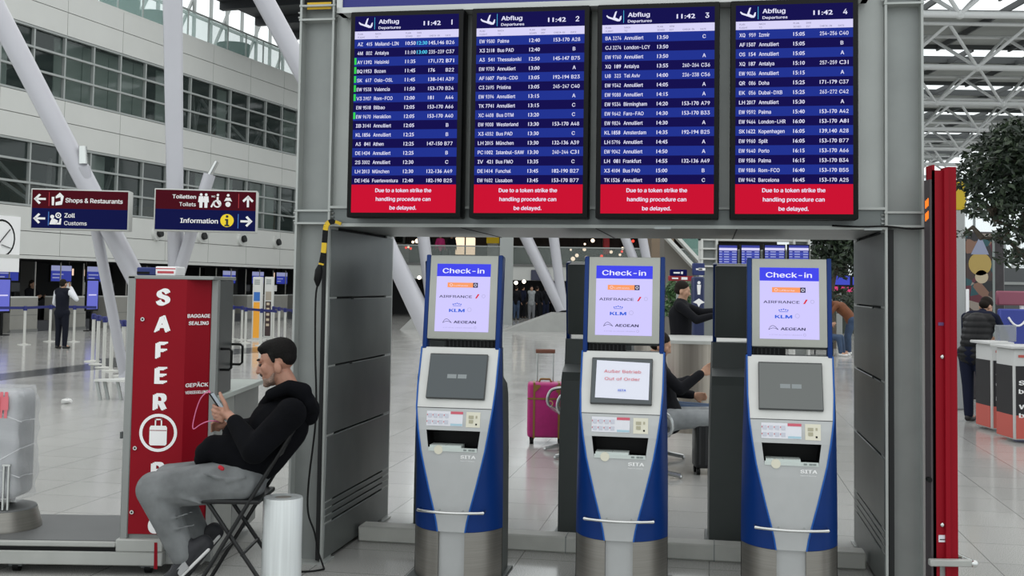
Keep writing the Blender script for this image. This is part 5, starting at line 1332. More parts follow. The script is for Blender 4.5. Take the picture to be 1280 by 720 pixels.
for q in (-1, 1): mb = MB(); mb.ball(HMm @ V((q*.034, .082, .007)), .0085, 10); mb.build('eye', mat('eye_dark', '1c1614', .3), man)
# phone and its pink cable
pa, pb = h(263.5, 491, .0), h(279, 514, -.005); ax = (pa-pb).normalized(); yx = V((0, 1, 0)); nx = ax.cross(yx)
Mx = Matrix(((yx.x, nx.x, ax.x, 0), (yx.y, nx.y, ax.y, 0), (yx.z, nx.z, ax.z, 0), (0, 0, 0, 1))); Mx.translation = (pa+pb)/2
o = thing('mobile_phone', 'dark mobile phone held in the seated man\'s hands', 'phone', (pa+pb)/2)
L_ = (pa-pb).length
mb = MB(); mb.rbox(-.036, .036, -.004, .004, -L_/2, L_/2, .0035, 2, 0, Mx); mb.build('case', M_black, o)
mb = MB(); q = [Mx @ V(p) for p in ((-.032, -.0043, -L_/2+.006), (.032, -.0043, -L_/2+.006), (.032, -.0043, L_/2-.006), (-.032, -.0043, L_/2-.006))]; mb.quad(*q); mb.build('screen', mat('phone_screen', '8090a0', .2, emit=.5), o)
M_pink = mat('cable_pink', 'd8709a', .5)
mb = MB(); mb.tube(smooth([pa + V((.0, 0, -.004)), h(259, 490, .0), h(251, 498, .02), h(245.5, 512, .04), h(242, 526, .05), h(241, 534, .05), h(243, 536, .05), h(250, 531, .04), h(259, 527, .02), h(268, 526, .02), h(274, 528, .04)]), .0032, 6)
mb.tube([h(261, 487.5, 0), h(262.5, 490.5, 0)], .004, 6)
tag(mb.build('charging_cable', M_pink), 'thin pink charging cable looping from the seated man\'s phone', 'cable')
# ------------------------------------------------------------------ roof trusses over the far hall
M_truss = mat('truss_white', 'd2d4d4', .5, .0); M_roof = mat('roof_panel', 'a2a5a2', .7, 0, .05, 1); M_rdark = mat('roof_beam_dark', '4a4d4e', .6)
HR = 12.0; YR0, DYR = 3.99*HR, .952*HR; ZC_ = H + HR
XR0, XR1 = 12.0, 46.0
for k in range(7):
    Y = YR0 + DYR*k; sl = .0151
    zc = ZC_ + Y*.0
    n0 = at(1200, 14, Y).x if k == 0 else at((1222, 1170, 1222, 1198, 1180, 1190)[min(k-1, 5)], 90, Y).x
    o = thing('roof_truss', 'white tubular roof truss under the glazed roof, %s in depth' % ORD[k], 'truss', V((29, Y, zc)), 0, 'roof trusses')
    mb = MB(); mb.cyl(V((XR0, Y, zc)), V((XR1, Y, zc)), .16, .16, 10); mb.build('lower_chord', M_truss, o)
    for dy in (-1.5, 1.5): mb = MB(); mb.cyl(V((XR0, Y+dy, zc+2.0)), V((XR1, Y+dy, zc+2.0)), .11, .11, 8); mb.build('upper_chord', M_truss, o)
    mb = MB(); x = n0 - 4.2*12
    while x < XR1:
        if x > XR0 + 2:
            for dy in (-1.5, 1.5):
                for dx in (-2.1, 2.1): mb.cyl(V((x, Y, zc)), V((x+dx, Y+dy, zc+2.0)), .09, .09, 8)
            mb.ball(V((x, Y, zc)), .22, 8)
        x += 4.2
    mb.build('lattice', M_truss, o)
    mb = MB(); x = n0 - 4.2*10
    while x < XR1:
        if x > XR0 + 1: mb.bar(V((x, Y-DYR*.5, zc+2.25)), V((x, Y+DYR*.5, zc+2.25)), .12, .3)
        x += 4.2
    mb.build('purlin', M_rdark, o)
    mb = MB(); mb.box(XR0, XR1, Y-DYR/2+3.9, Y+DYR/2, zc+2.45, zc+2.6); mb.build('ceiling_roof_panel', M_roof, None, 'structure')
    mb = MB(); mb.box(XR0, XR1, Y-DYR/2+3.7, Y-DYR/2+3.9, zc+2.2, zc+2.6); mb.box(XR0, XR1, Y-DYR/2-.2, Y-DYR/2, zc+2.2, zc+2.6)
    mb.build('trim_skylight_edge', M_rdark, None, 'structure')
    if k % 2 == 1:
        for q in (8.5, 26.0):
            mb = MB(); mb.cyl(V((n0+q, Y, zc)), V((n0+q-3.0, Y, 0)), .22, .22, 14)
            if n0+q > XR0: tag(mb.build('slender_column', M_truss), 'slender white leaning column carrying roof truss %s in depth, %s of its pair' % (ORD[k], 'inner' if q < 10 else 'outer'), 'column')
# glazed end wall at the far right
YW_ = 118.0
mb = MB()
for z in [2.6*k for k in range(6)]: mb.box(20, 75, YW_, YW_+.2, z-.09, z+.09)
x = 20.0
while x < 75: mb.box(x-.08, x+.08, YW_-.1, YW_+.2, 0, 14); x += 3.2
wg = mb.build('window_4', mat('far_mullion', '8a9090', .5, .2), None, 'structure')
mb = MB(); mb.box(20, 75, YW_+.05, YW_+.08, 0, 14); mb.build('pane', mat('far_pane', 'd8ecec', .05, alpha=.12), wg)
mb = MB(); mb.box(0, 30, 100, 100.5, 0, 4.2); mb.box(30, 75, 104, 104.5, 0, 2.2); mb.build('wall_far_shops', mat('far_shops', '55534e', .7, 0, .6, .25), None, 'structure')
mb = MB(); mb.box(0, 30, 97, 100, 4.2, 5.2, 0); mb.build('trim_shop_fascia', mat('fascia_grey', '8e908c', .6), None, 'structure')

# ------------------------------------------------------------------ tall red post of the second wrapping machine
YP = 6.2
pp = lambda px, py, dy=0: at(px, py, YP+dy)
x0, x1 = (pp(1166, 300).x), pp(1190, 450).x; x1b = pp(1196, 450).x; xk = pp(1157.5, 500).x; ZT_ = pp(1180, 213).z
o = thing('red_machine_post', 'tall red steel post of a second wrapping machine beside the gantry', 'machine', V((pp(1178, 700).x, YP, 0)))
mb = MB(); mb.box(x0, x1-.02, YP, YP+.012, 0, ZT_); mb.box(x1-.045, x1-.02, YP-.02, YP+.02, 0, ZT_+.01); mb.box(x1-.02, x1b, YP-.005, YP+.10, 0, ZT_+.02); mb.box(x0, x0+.012, YP, YP+.10, 0, ZT_+.03); mb.box(x0, x1b, YP+.09, YP+.10, 0, ZT_)
mb.build('post', M_red, o)
mb = MB(); xk = x0-.012; mb.box(xk, x0-.0005, YP+.008, YP+.095, .0, ZT_-.05); mb.build('dark_side', mat('dark_brown_panel', '4a4346', .4, .1), o)
mb = MB()
for z_ in (pp(1161, 268).z, pp(1161, 252).z):
    for k in range(3): mb.box(xk-.0015, xk, YP+.028+.018*k, YP+.041+.018*k, z_-.022-.006*k, z_+.022-.006*k)
mb.build('orange_display', mat('led_orange', 'ff7a1c', .4, emit=1.4), o)
for px, py in ((1178, 446), (1178, 656)):
    p = pp(px, py); mb = MB(); mb.ball(V((p.x, YP-.004, p.z)), (.013, .008, .013), 10); mb.build('bolt', M_chrome, o)
p = pp(1178, 405); mb = MB(); mb.box(p.x-.024, p.x+.024, YP-.003, YP, p.z-.009, p.z+.009); mb.build('blue_plate', mat('plate_violet', '5a3a6a', .5), o)
p = pp(1179, 673); mb = MB(); mb.box(p.x-.026, p.x+.026, YP-.003, YP, p.z-.02, p.z+.018, 0); mb.box(p.x-.02, p.x+.015, YP-.004, YP-.003, p.z-.008, p.z-.003, 1); mb.build('white_label', [M_stick, M_black], o)
p = pp(1161, 600); mb = MB(); mb.cyl(V((xk-.01, YP+.03, p.z)), V((xk-.01, YP+.0, p.z)), .014, .014, 12); mb.build('knob', M_black, o)
p = pp(1180, 701); mb = MB(); mb.rbox(pp(1158, 701).x, pp(1210, 701).x, YP-.06, YP-.02, p.z-.018, p.z+.018, .005, 1); mb.build('bumper_bar', M_mlight, o)
a = pp(1213, 702); mb = MB(); mb.cyl(V((a.x, YP-.05, a.z)), V((a.x-.09, YP+.62, a.z)), .018, .018, 14); mb.ball(V((a.x, YP-.05, a.z)), .021, 12); mb.bar(V((x1b, YP+.05, a.z)), V((a.x, YP+.05, a.z)), .02, .03); mb.build('push_handle', M_chrome, o)
mb = MB(); mb.box(x0+.03, x1b-.02, YP-.003, YP, .0, p.z-.02); mb.build('foot_plate', M_mgrey, o)

# grey advertising column with a yellow head
YA = 16.8
p, q = at(1196, 470, YA), at(1207, 262, YA)
o = thing('advertising_column', 'grey upright advertising column with a yellow head behind the red post', 'column', V(((p.x+q.x)/2, YA, 0)))
mb = MB(); mb.rbox(p.x-.3, q.x, YA, YA+.3, 0, q.z, .02, 1); mb.build('shaft', mat('advert_grey', '9a9d9c', .5), o)
mb = MB(); mb.rbox(p.x-.3, q.x+.01, YA-.02, YA+.32, q.z, at(1200, 225, YA).z, .02, 1); mb.build('yellow_head', mat('advert_yellow', 'e2c414', .5, emit=.5), o)
zz = at(1207, 378, YA).z; mb = MB(); mb.box(q.x-.005, q.x+.04, YA-.01, YA+.01, zz-.15, zz+.2); mb.build('white_plate', M_white, o)

# dark display box with a colourful poster (a plain generic pattern)
YB = 18.5
p, q = at(1208, 420, YB), at(1240, 292, YB); r = at(1256, 295, YB)
o = thing('poster_box', 'dark display box with a colourful patterned poster behind the man in the padded vest', 'display box', V(((p.x+r.x)/2, YB, 0)))
mb = MB(); mb.rbox(p.x-.03, r.x, YB+.01, YB+.9, .0, q.z+.03, .02, 1); mb.build('case', mat('poster_case', '2a2428', .4, 0, .5, 4), o)
mb = MB(); mb.box(q.x, q.x+.04, YB-.01, YB+.02, 0, q.z+.03); mb.build('edge_strip', M_cgry_s, o)
pm = bpy.data.materials.new('poster_pattern'); pm.use_nodes = True
n_ = pm.node_tree.nodes; l_ = pm.node_tree.links; b_ = n_['Principled BSDF']; t_ = n_.new('ShaderNodeTexCoord'); vo = n_.new('ShaderNodeTexVoronoi'); vo.inputs['Scale'].default_value = 6.5
rp = n_.new('ShaderNodeValToRGB'); rp.color_ramp.interpolation = 'CONSTANT'
sepc = n_.new('ShaderNodeSeparateColor'); l_.new(t_.outputs['Object'], vo.inputs['Vector']); l_.new(vo.outputs['Color'], sepc.inputs[0]); l_.new(sepc.outputs[0], rp.inputs[0])
cols = ['1c1a1e', '3a2a26', '16181c', '7a5a4a', '2a2226', '8c8278', '1c4a50', '5a2430']
rp.color_ramp.elements[0].color = (*lin(cols[0]), 1); rp.color_ramp.elements[1].position = .125; rp.color_ramp.elements[1].color = (*lin(cols[1]), 1)
for i in range(2, 8): e = rp.color_ramp.elements.new(i/8); e.color = (*lin(cols[i]), 1)
l_.new(rp.outputs[0], b_.inputs['Base Color']); b_.inputs['Roughness'].default_value = .4
mb = MB(); mb.box(p.x, q.x, YB, YB+.012, .6, q.z, 0)
c = at(1225, 330, YB); mb.disc(V((c.x, YB-.002, c.z)), X3, Z3, .19, 1, 24); c2 = at(1224, 309, YB); mb.flat([(-.14, -.12), (.16, -.12), (.02, .2)], V((c2.x, YB-.003, c2.z)), X3, Z3, 2); c3 = at(1227, 346, YB); mb.disc(V((c3.x, YB-.002, c3.z)), X3, Z3, .11, 3, 18)
mb.build('poster', [pm, mat('poster_yellow', 'a8904e', .5), mat('poster_grey_blue', '8a90a8', .5), mat('poster_cream', 'b4a68c', .5)], o)
# low pale wall behind the vest man
mb = MB(); a = at(1198, 450, 17.5); b = at(1216, 450, 17.5); mb.box(a.x, b.x, 17.5, 17.7, 0, at(1205, 433, 17.5).z); tag(mb.build('low_partition', M_mlight), 'low pale partition beside the man in the padded vest', 'partition')

# info counter with black and coral banners
YK = 13.6
M_coral = mat('banner_coral', 'c25a50', .5); M_bblk = mat('banner_black', '1e1c20', .5); M_ctop = mat('counter_white', 'c8c9c8', .4)
zt_ = at(1260, 434, YK).z
def counter(label, px0, px1, Y, st, deep):
    a, b = at(px0, 530, Y), at(px1, 530, Y)
    o = thing('promotion_counter', label, 'counter', V(((a.x+b.x)/2, Y, 0)), 0, 'promotion counters')
    W_ = b.x - a.x
    mb = MB(); mb.rbox(a.x, b.x, Y, Y+deep, .03, zt_, .03, 2, 0); mb.rbox(a.x-.05, b.x+.05, Y-.05, Y+deep+.05, zt_, zt_+.035, .012, 2, 0); mb.build('body', M_ctop, o)
    mb = MB(); mb.box(a.x+.02, b.x-.02, Y-.006, Y, .32, zt_-.2, 0); mb.box(a.x+.02, b.x-.02, Y-.006, Y, .05, .32, 1); mb.box(a.x-.006, a.x, Y+.04, Y+deep-.03, .32, zt_-.2, 0); mb.box(a.x-.006, a.x, Y+.04, Y+deep-.03, .05, .32, 1); mb.build('banner', [M_bblk, M_coral], o)
    mb = MB()
    for k, (s_, al) in enumerate(st): mb.text(s_, V((a.x+.05, Y-.009, zt_-.42-.10*k-(.08 if k > 1 else 0))), X3, Z3, .10, 'l', .03, 0, min(W_*.85, .085*len(s_)*.6 + .05))
    mb.box(a.x+.05, a.x+.22, Y-.009, Y-.006, zt_-.10, zt_-.07, 1)
    mb.build('lettering', [M_white, M_coral], o)
counter('white promotion counter with black and coral banner at the picture edge', 1268, 1330, 13.2, (('Sicher', 0), ('bezahlen?', 0), ('Weltweit', 0), ('bekannt.', 0)), .5)
counter('white promotion counter with coral foot beside the man in the padded vest', 1240, 1262, 14.2, (('Tag', 0), ('und', 0), ('hell', 0)), .5)
p = at(1262, 480, 13.9); mb = MB(); mb.cyl(V((p.x, 13.9, 0)), V((p.x, 13.9, zt_)), .04, .04, 12); tag(mb.build('counter_post', M_mlight), 'pale round post between the two promotion counters', 'post')
c = at(1258, 428, 14.35); zt2 = zt_+.035
mb = MB(); mb.rbox(c.x-.11, c.x+.11, 14.3, 14.45, zt2, zt2+.21, .01, 1); tag(mb.build('brochure_holder', mat('clear_holder', 'a4a8ac', .1, alpha=.5)), 'clear brochure holder standing on the counter by the vest man', 'holder')
c = at(1257, 431, 14.3); mb = MB(); mb.box(c.x-.22, c.x-.02, 14.18, 14.29, zt2, zt2+.012); tag(mb.build('leaflet', M_paper), 'white leaflet lying on the counter under the vest man\'s hand', 'leaflet')
for i, (px, py, col, lb) in enumerate(((1274, 395, '2b3a90', 'blue upright display stand with a white curve behind the counter'), (1270, 372, '8a4a5c', 'faded red sign board behind the blue display stand'))):
    c = at(px, py, 16.2+i); mb = MB(); mb.rbox(c.x-.28, c.x+.6, 16.2+i, 16.3+i, 0 if i == 0 else c.z-.12, c.z+.1, .02, 1)
    if i == 0: mb.tube([V((c.x-.16+.03*k, 16.19, c.z-.02-.012*k*(9-k)*.5)) for k in range(10)], .015, 6, 1)
    if i == 1: mb.box(c.x+.1, c.x+.16, 16.25+i, 16.3+i, 0, c.z, 1)
    tag(mb.build('display_stand' if i == 0 else 'sign_board', [mat('stand_%d' % i, col, .5), M_white]), lb, 'sign')
c = at(1268, 360, 20.2); mb = MB(); mb.box(c.x-.45, c.x+1.2, 20.2, 20.5, 0, at(1268, 335, 20.2).z); 
for k in range(3): mb.box(c.x-.45, c.x+1.2, 20.17, 20.2, .7+.6*k, .75+.6*k, 1)
tag(mb.build('grey_cabinet', [mat('cabinet_dark_grey', '4a4d4f', .5), M_mgrey]), 'grey cabinet with shelf edges behind the promotion counters', 'cabinet')

# ------------------------------------------------------------------ trees
def tree(label, trunk, crowns, nleaf, size, seed, tone, trunk_r=.12, branches=()):
    r_ = random.Random(seed)
    o = thing('ficus_tree', label, 'tree', trunk[0])
    mb = MB(); mb.tube(smooth(list(trunk), 4), [trunk_r*(1-.6*i/(4*(len(trunk)-1))) for i in range(4*(len(trunk)-1)+1)], 8)
    for b in branches: q = smooth(list(b), 4); mb.tube(q, [trunk_r*.35*(1-.7*i/len(q)) for i in range(len(q))], 6)
    for c, rad in crowns: 
        st = min(list(trunk)[1:] + [p for b in branches for p in b], key=lambda p: (p-c).length); mb.tube([st, st.lerp(c, .5) + V((0, 0, .1)), c], [trunk_r*.35, trunk_r*.25, trunk_r*.1], 6)
    mb.build('trunk', mat('bark', '4a4238', .8, 0, .3, 12), o)
    mb = MB(); tot = sum(rad.x*rad.y*rad.z for c, rad in crowns)
    for c, rad in crowns:
        for k in range(int(nleaf*rad.x*rad.y*rad.z/tot)):
            while True:
                d_ = V((r_.uniform(-1, 1), r_.uniform(-1, 1), r_.uniform(-1, 1)))
                if d_.length < 1 and r_.random() < .25 + d_.length: break
            p = c + V((d_.x*rad.x, d_.y*rad.y, d_.z*rad.z)); s_ = size*r_.uniform(.6, 1.2)
            a_ = V((r_.gauss(0, 1), r_.gauss(0, 1), r_.gauss(-.5, .6))).normalized(); b_ = a_.orthogonal().normalized(); b_ = (Matrix.Rotation(r_.uniform(0, 6.28), 3, a_) @ b_)
            u_ = a_.cross(b_)*.12
            mb.add([p - a_*s_, p + b_*(s_*.42) + u_*s_, p + a_*s_, p - b_*(s_*.42) + u_*s_], [(0, 1, 2), (0, 2, 3)], 0 if r_.random() < .7 else 1)
    f = mb.build('foliage', [mat('leaf_' + tone, {'dark': '1f2c1f', 'mid': '3a5a34'}[tone], .45, 0, .2, 30), mat('leaf2_' + tone, {'dark': '33422c', 'mid': '4f7040'}[tone], .45)], o)
    return o
YTR = 12.5
tp = lambda px, py, dy=0: at(px, py, YTR+dy)
tree('dark leafy indoor tree reaching in from the picture edge over the counters', [V((tp(1345, 500).x, YTR, 0)), V((tp(1338, 400).x, YTR, 1.6)), tp(1322, 300), tp(1300, 230)],
     [(tp(1250, 200), V((.40, .5, .26))), (tp(1275, 178), V((.4, .6, .28))), (tp(1218, 220), V((.26, .4, .18))), (tp(1255, 235), V((.44, .5, .26))), (tp(1320, 200), V((.6, .8, .6))), (tp(1280, 265), V((.36, .4, .28))), (tp(1240, 262, -.2), V((.30, .3, .13))), (tp(1222, 262, -.3), V((.14, .25, .10))), (tp(1204, 292, .2), V((.13, .2, .06))), (tp(1268, 322), V((.20, .3, .12))), (tp(1262, 296), V((.26, .3, .10)))],
     8500, .05, 4, 'dark', .10, [[tp(1322, 300), tp(1280, 290), tp(1245, 275)], [tp(1330, 350), tp(1290, 330), tp(1258, 300), tp(1228, 298)], [tp(1300, 230), tp(1270, 215), tp(1235, 215)]])
YT2 = 34.0
t2 = lambda px, py, dy=0: at(px, py, YT2+dy)
gz2 = on_z(1038, 436)
tree('bushy dark indoor tree seen past the gantry leg above the bending man', [V((t2(1039, 436).x, YT2, 0)), t2(1040, 410), t2(1038, 372), t2(1044, 340)],
     [(t2(1050, 318), V((1.0, .9, .75))), (t2(1035, 300), V((.9, .8, .7))), (t2(1064, 305), V((.9, .8, .8))), (t2(1046, 285), V((1.0, .9, .6))), (t2(1060, 375), V((.7, .6, .45)))], 3600, .11, 8, 'dark', .16)
YT3 = 20.5
t3 = lambda px, py, dy=0: at(px, py, YT3+dy)
tree('green potted plant behind the man in black with his arm out', [V((t3(842, 440).x, YT3, 0)), t3(843, 410), t3(844, 385), t3(846, 370)], [(t3(848, 362), V((.24, .3, .26))), (t3(842, 380), V((.24, .3, .26))), (t3(854, 375), V((.2, .3, .22)))], 900, .06, 9, 'mid', .05)
# blue and pink screens under the far tree, dark hedge below
c = t2(1050, 356, 6); o = thing('far_screen_row', 'row of blue far screens over a pink strip beneath the bushy tree', 'screen', V((c.x, YT2+6, 0)))
mb = MB(); mb.box(c.x-2.2, c.x+2.2, YT2+6, YT2+6.2, t2(0, 363, 6).z if False else c.z-.25, c.z+.35, 0); mb.box(c.x-.1, c.x+.1, YT2+6.05, YT2+6.15, 0, c.z, 1); mb.build('housing', [M_black, M_mgrey], o)
mb = MB()
for k in range(5): mb.quad(V((c.x-2.1+.85*k, YT2+5.99, c.z-.0)), V((c.x-1.35+.85*k, YT2+5.99, c.z-.0)), V((c.x-1.35+.85*k, YT2+5.99, c.z+.32)), V((c.x-2.1+.85*k, YT2+5.99, c.z+.32)), 0)
mb.quad(V((c.x-2.2, YT2+5.99, c.z-.25)), V((c.x+2.2, YT2+5.99, c.z-.25)), V((c.x+2.2, YT2+5.99, c.z-.06)), V((c.x-2.2, YT2+5.99, c.z-.06)), 1)
mb.build('display', [mat('far_blue_screen', '2c3cc0', .4, emit=.9), mat('far_pink_strip', 'd82c74', .4, emit=.9)], o)
mb = MB(); a, b = at(985, 430, 46), at(1120, 430, 46); mb.box(a.x, b.x, 46, 46.5, 0, at(1040, 366, 46).z + .2); mb.build('wall_far_dark', mat('far_wall_dark', '2c332c', .7, 0, .5, 1.5), None, 'structure')
# thin cable along the gantry edge
mb = MB(); mb.tube(smooth([gp(1040, 282, -.02), gp(1075, 283.5, -.03), gp(1108, 283, -.03), gp(1140, 286, -.03), gp(1166, 284, -.03)]), .006, 6); 
tag(mb.build('thin_cable', M_black), 'thin dark cable strung along the lower gantry edge towards the red post', 'cable')
# ------------------------------------------------------------------ things in the middle of the hall
# pink suitcase
YS = 12.5
a, b = at(659, 548, YS), at(706, 548, YS); zt_ = at(680, 479, YS).z
M_pinks = mat('suitcase_pink', '9e1464', .45, 0, .1, 14); M_brown = mat('suitcase_trim', '7a5a24', .5)
o = thing('trolley_suitcase', 'magenta trolley suitcase with brown trim and raised handle on the pale floor', 'suitcase', V(((a.x+b.x)/2, YS, 0)))
mb = MB(); mb.rbox(a.x, b.x, YS, YS+.27, .07, zt_, .035, 4); mb.build('shell', M_pinks, o)
mb = MB(); 
for x in (a.x+.06, b.x-.08): mb.box(x, x+.022, YS-.004, YS+.274, .066, zt_+.004)
mb.box(a.x-.003, b.x+.003, YS-.005, YS+.002, .07+(zt_-.07)*.70, .07+(zt_-.07)*.73); mb.build('edge_trim', M_brown, o)
mb = MB()
for x in (a.x+.06, b.x-.10):
    mb.flat([(0, 0), (.08, 0), (.08, -.02), (.02, -.08), (0, -.08)], V((x, YS-.006, zt_-.02)), X3, Z3)
mb.build('corner_patch', M_brown, o)
c = V(((a.x+b.x)/2+.04, YS-.004, (zt_+.07)/2+.08)); mb = MB(); mb.disc(c, X3, Z3, .035, 0, 16, .022); mb.build('badge', mat('badge_gold', 'c8a870', .4, .5), o)
mb = MB(); xm = at(682, 480, YS).x
for dx in (-.09, .09): mb.cyl(V((xm+dx, YS+.2, zt_)), V((xm+dx, YS+.2, at(680, 440, YS).z)), .010, .010, 10)
mb.build('handle_rod', M_chrome, o)
zh = at(680, 439, YS).z; mb = MB(); mb.rbox(xm-.11, xm+.11, YS+.18, YS+.22, zh-.035, zh+.012, .010, 2); mb.build('pull_handle', mat('handle_brown', '6a4030', .5), o)
mb = MB(); mb.tube([V((xm-.07, YS+.14, zt_)), V((xm-.05, YS+.14, zt_+.035)), V((xm+.05, YS+.14, zt_+.035)), V((xm+.07, YS+.14, zt_))], .012, 8); mb.build('carry_handle', M_brown, o)
for x, y in ((a.x+.05, .04), (b.x-.05, .04), (a.x+.05, .23), (b.x-.05, .23)):
    mb = MB(); mb.cyl(V((x-.02, YS+y, .04)), V((x+.02, YS+y, .04)), .04, .04, 14); mb.box(x-.025, x+.025, YS+y-.02, YS+y+.02, .05, .085); mb.build('wheel', M_black, o)
# row of metal airport seats
YQ = 11.4
M_seat = mat('seat_black', '1e2023', .5); M_alu = mat('seat_aluminium', 'b0b3b3', .25, .9)
def seats(label, x0, n, Y, group):
    o = thing('airport_seating', label, 'bench', V((x0 + n*.3, Y, 0)), 0, group)
    mb = MB(); mb.rbox(x0-.1, x0+n*.6+.1, Y+.22, Y+.28, .30, .36, .01, 1); mb.build('beam', M_alu, o)
    for k in range(n):
        x = x0 + k*.6
        def fn(u, v):
            y = -.02 + .50*v; z = .42 + .02*math.cos(v*3.1) ; return V((x+.03+.54*u, Y+y, z))
        mb = MB(); mb.grid(fn, 4, 8); mb.grid(lambda u, v: fn(u, v)-V((0, 0, .03)), 4, 8); mb.tube([fn(i/6, 0)-V((0, 0, .012)) for i in range(7)], .017, 8, 1); mb.build('seat', [M_seat, M_alu], o)
        mb = MB(); mb.rbox(x+.03, x+.57, Y+.46, Y+.50, .46, .88, .015, 2); mb.build('backrest', M_seat, o)
    for k in range(n+1):
        x = x0 + k*.6
        mb = MB(); mb.tube(smooth([V((x, Y+.28, .34)), V((x, Y+.10, .38)), V((x, Y-.04, .46)), V((x, Y-.02, .60)), V((x, Y+.12, .64)), V((x, Y+.44, .64))]), .018, 8); mb.build('armrest', M_alu, o)
    for k in ((0, n) if n > 1 else (0, 1)):
        x = x0 + k*.6 + (.3 if k == 0 else -.3)
        mb = MB(); mb.tube(smooth([V((x, Y+.25, .33)), V((x, Y+.25, .12)), V((x, Y+.10, .07)), V((x, Y-.12, .03))]), .022, 8); mb.tube(smooth([V((x, Y+.25, .12)), V((x, Y+.40, .07)), V((x, Y+.58, .03))]), .022, 8); mb.ball(V((x, Y-.12, .02)), .02, 8); mb.ball(V((x, Y+.58, .02)), .02, 8); mb.build('leg', M_alu, o)
    return o
def seats_local(label, loc, rz, n, group):
    o = seats(label, -n*.3, n, -.25, group)
    o.location = loc; o.rotation_euler = (0, 0, rz); return o
seats_local('black and aluminium airport seats in front of the magenta suitcase', V((at(671, 530, YQ).x+.27, YQ+.35, 0)), R(-82), 2, 'airport seat rows')
sq = V((at(852, 555, 10.9).x, 10.9, 0))
seats_local('airport seat row carrying the two seated travellers behind the middle machine', V((sq.x-.1, 11.0, 0)), R(80), 3, 'airport seat rows')
# black suitcase beside the seated travellers
YB2 = 10.6
a, b = at(869.5, 582, YB2), at(904, 582, YB2); zt_ = at(878, 519, YB2).z
o = thing('black_suitcase', 'upright black hard-shell suitcase beside the seated travellers\' legs', 'suitcase', V(((a.x+b.x)/2, YB2, 0)))
mb = MB(); mb.rbox(a.x, b.x, YB2, YB2+.24, .06, zt_, .03, 3); mb.build('shell', mat('black_shell', '111214', .35), o)
mb = MB()
for k in range(4): mb.box(a.x+.03+k*.06, a.x+.05+k*.06, YB2-.004, YB2+.002, .1, zt_-.05)
mb.build('shell_rib', mat('black_rib', '1d1e21', .4), o)
for x, y in ((a.x+.03, .03), (b.x-.03, .03), (a.x+.03, .2), (b.x-.03, .2)): mb = MB(); mb.cyl(V((x-.015, YB2+y, .032)), V((x+.015, YB2+y, .032)), .032, .032, 12); mb.box(x-.01, x+.01, YB2+y-.01, YB2+y+.01, .03, .07); mb.build('wheel', M_black, o)
mb = MB(); mb.tube([V((a.x+.1, YB2+.12, zt_)), V((a.x+.12, YB2+.12, zt_+.025)), V((a.x+.2, YB2+.12, zt_+.025)), V((a.x+.22, YB2+.12, zt_))], .01, 8); mb.build('carry_handle', M_black, o)
# round steel drum
YD = 14.4; c = at(870, 480, YD); zt_ = at(860, 425, YD-.6).z
o = thing('steel_drum_counter', 'round brushed steel counter drum behind the seated travellers', 'counter', V((c.x, YD, 0)))
mb = MB(); mb.lathe([(.82, 0), (.82, .06), (.80, .07), (.80, zt_-.04)], V((c.x, YD, 0)), 48); mb.build('drum', mat('drum_steel', 'a19a90', .3, .85, .12, 2, stretch=(20, 20, .2)), o)
mb = MB(); mb.lathe([(.84, zt_-.04), (.84, zt_), (.0, zt_)], V((c.x, YD, 0)), 48); mb.build('rim', M_mlight, o)

# ------------------------------------------------------------------ people
M_sk2 = mat('skin_far', 'b08870', .55); M_blk = mat('cloth_black', '101116', .85, spec=.2); M_navy = mat('cloth_navy', '171c30', .85, spec=.2); M_vest = mat('vest_navy', '10131f', .8, spec=.2); M_wsh = mat('shirt_white', 'd6d8dc', .8)
M_jblue = mat('jeans_blue', '33455e', .85, 0, .2, 8); M_jgr = mat('jeans_pale_grey', '8e9294', .85, 0, .2, 8); M_brn = mat('jacket_brown', '6e3f22', .7, 0, .15, 8); M_shw = mat('shoe_white', 'd8d8d6', .6); M_shb = mat('shoe_black', '0d0d0f', .5)
M_hdk = mat('hair_brown_dark', '1e1814', .8, spec=.2); M_hgr = mat('hair_grey', '8a8480', .8); M_pinkc = mat('cloth_pink', 'c02a70', .8); M_grc = mat('cloth_grey', '6c6e72', .85)
def face_dir(dx, dy): return math.atan2(dy, dx) - math.pi/2     # turn so that local +y looks along (dx, dy)
# man in padded vest at the counter, seen from behind, bending over it
p = on_z(1222, 528)
vm = person('man in black padded vest and navy trousers bending over the white counter', V((p.x, p.y+.05, 0)), face_dir(.75, .65),
    dict(tl=(-.10, .14, .035), tr=(.11, .15, .035), hl=(-.10, -.06, .90), hr=(.10, -.06, .90), waist=(0, -.02, 1.07), chest=(0, .10, 1.28), neck=(0, .20, 1.44), head=(0, .30, 1.53), hf=(.1, .7, -.75),
         sl=(-.20, .14, 1.38), sr=(.20, .14, 1.38), el=(-.27, .26, 1.12), er=(.27, .28, 1.12), wl=(-.12, .50, 1.09), wr=(.14, .50, 1.10), kl=(-.10, -.02, .48), kr=(.10, .0, .48)),
    mat('sleeve_navy', '0d1328', .85, spec=.2), M_navy, M_hdk, M_shb, M_sk2, 1.02, .013)
D = lambda q: vm.matrix_basis @ V(q)
vest_els = [C((-.06, -.04, .92), .165, (.06, -.04, .92), .165), C((0, -.02, 1.07), .185, (0, .09, 1.28), .205), C((-.12, .13, 1.37), .12, (.12, .13, 1.37), .12), C((0, .16, 1.42), .09, (0, .20, 1.45), .075)]
M_puff = mat('padded_vest_black', '0b0c0f', .55, spec=.3)
mv = skin('padded_vest', xf(vm.matrix_basis, vest_els), M_puff, vm, .012, 2)
for v in mv.data.vertices:
    c_ = V((0, .05, v.co.z)); d_ = v.co - c_; d_.z = 0
    v.co += d_.normalized()*(.014*abs(math.sin(v.co.z*math.pi/.085)) - .007)
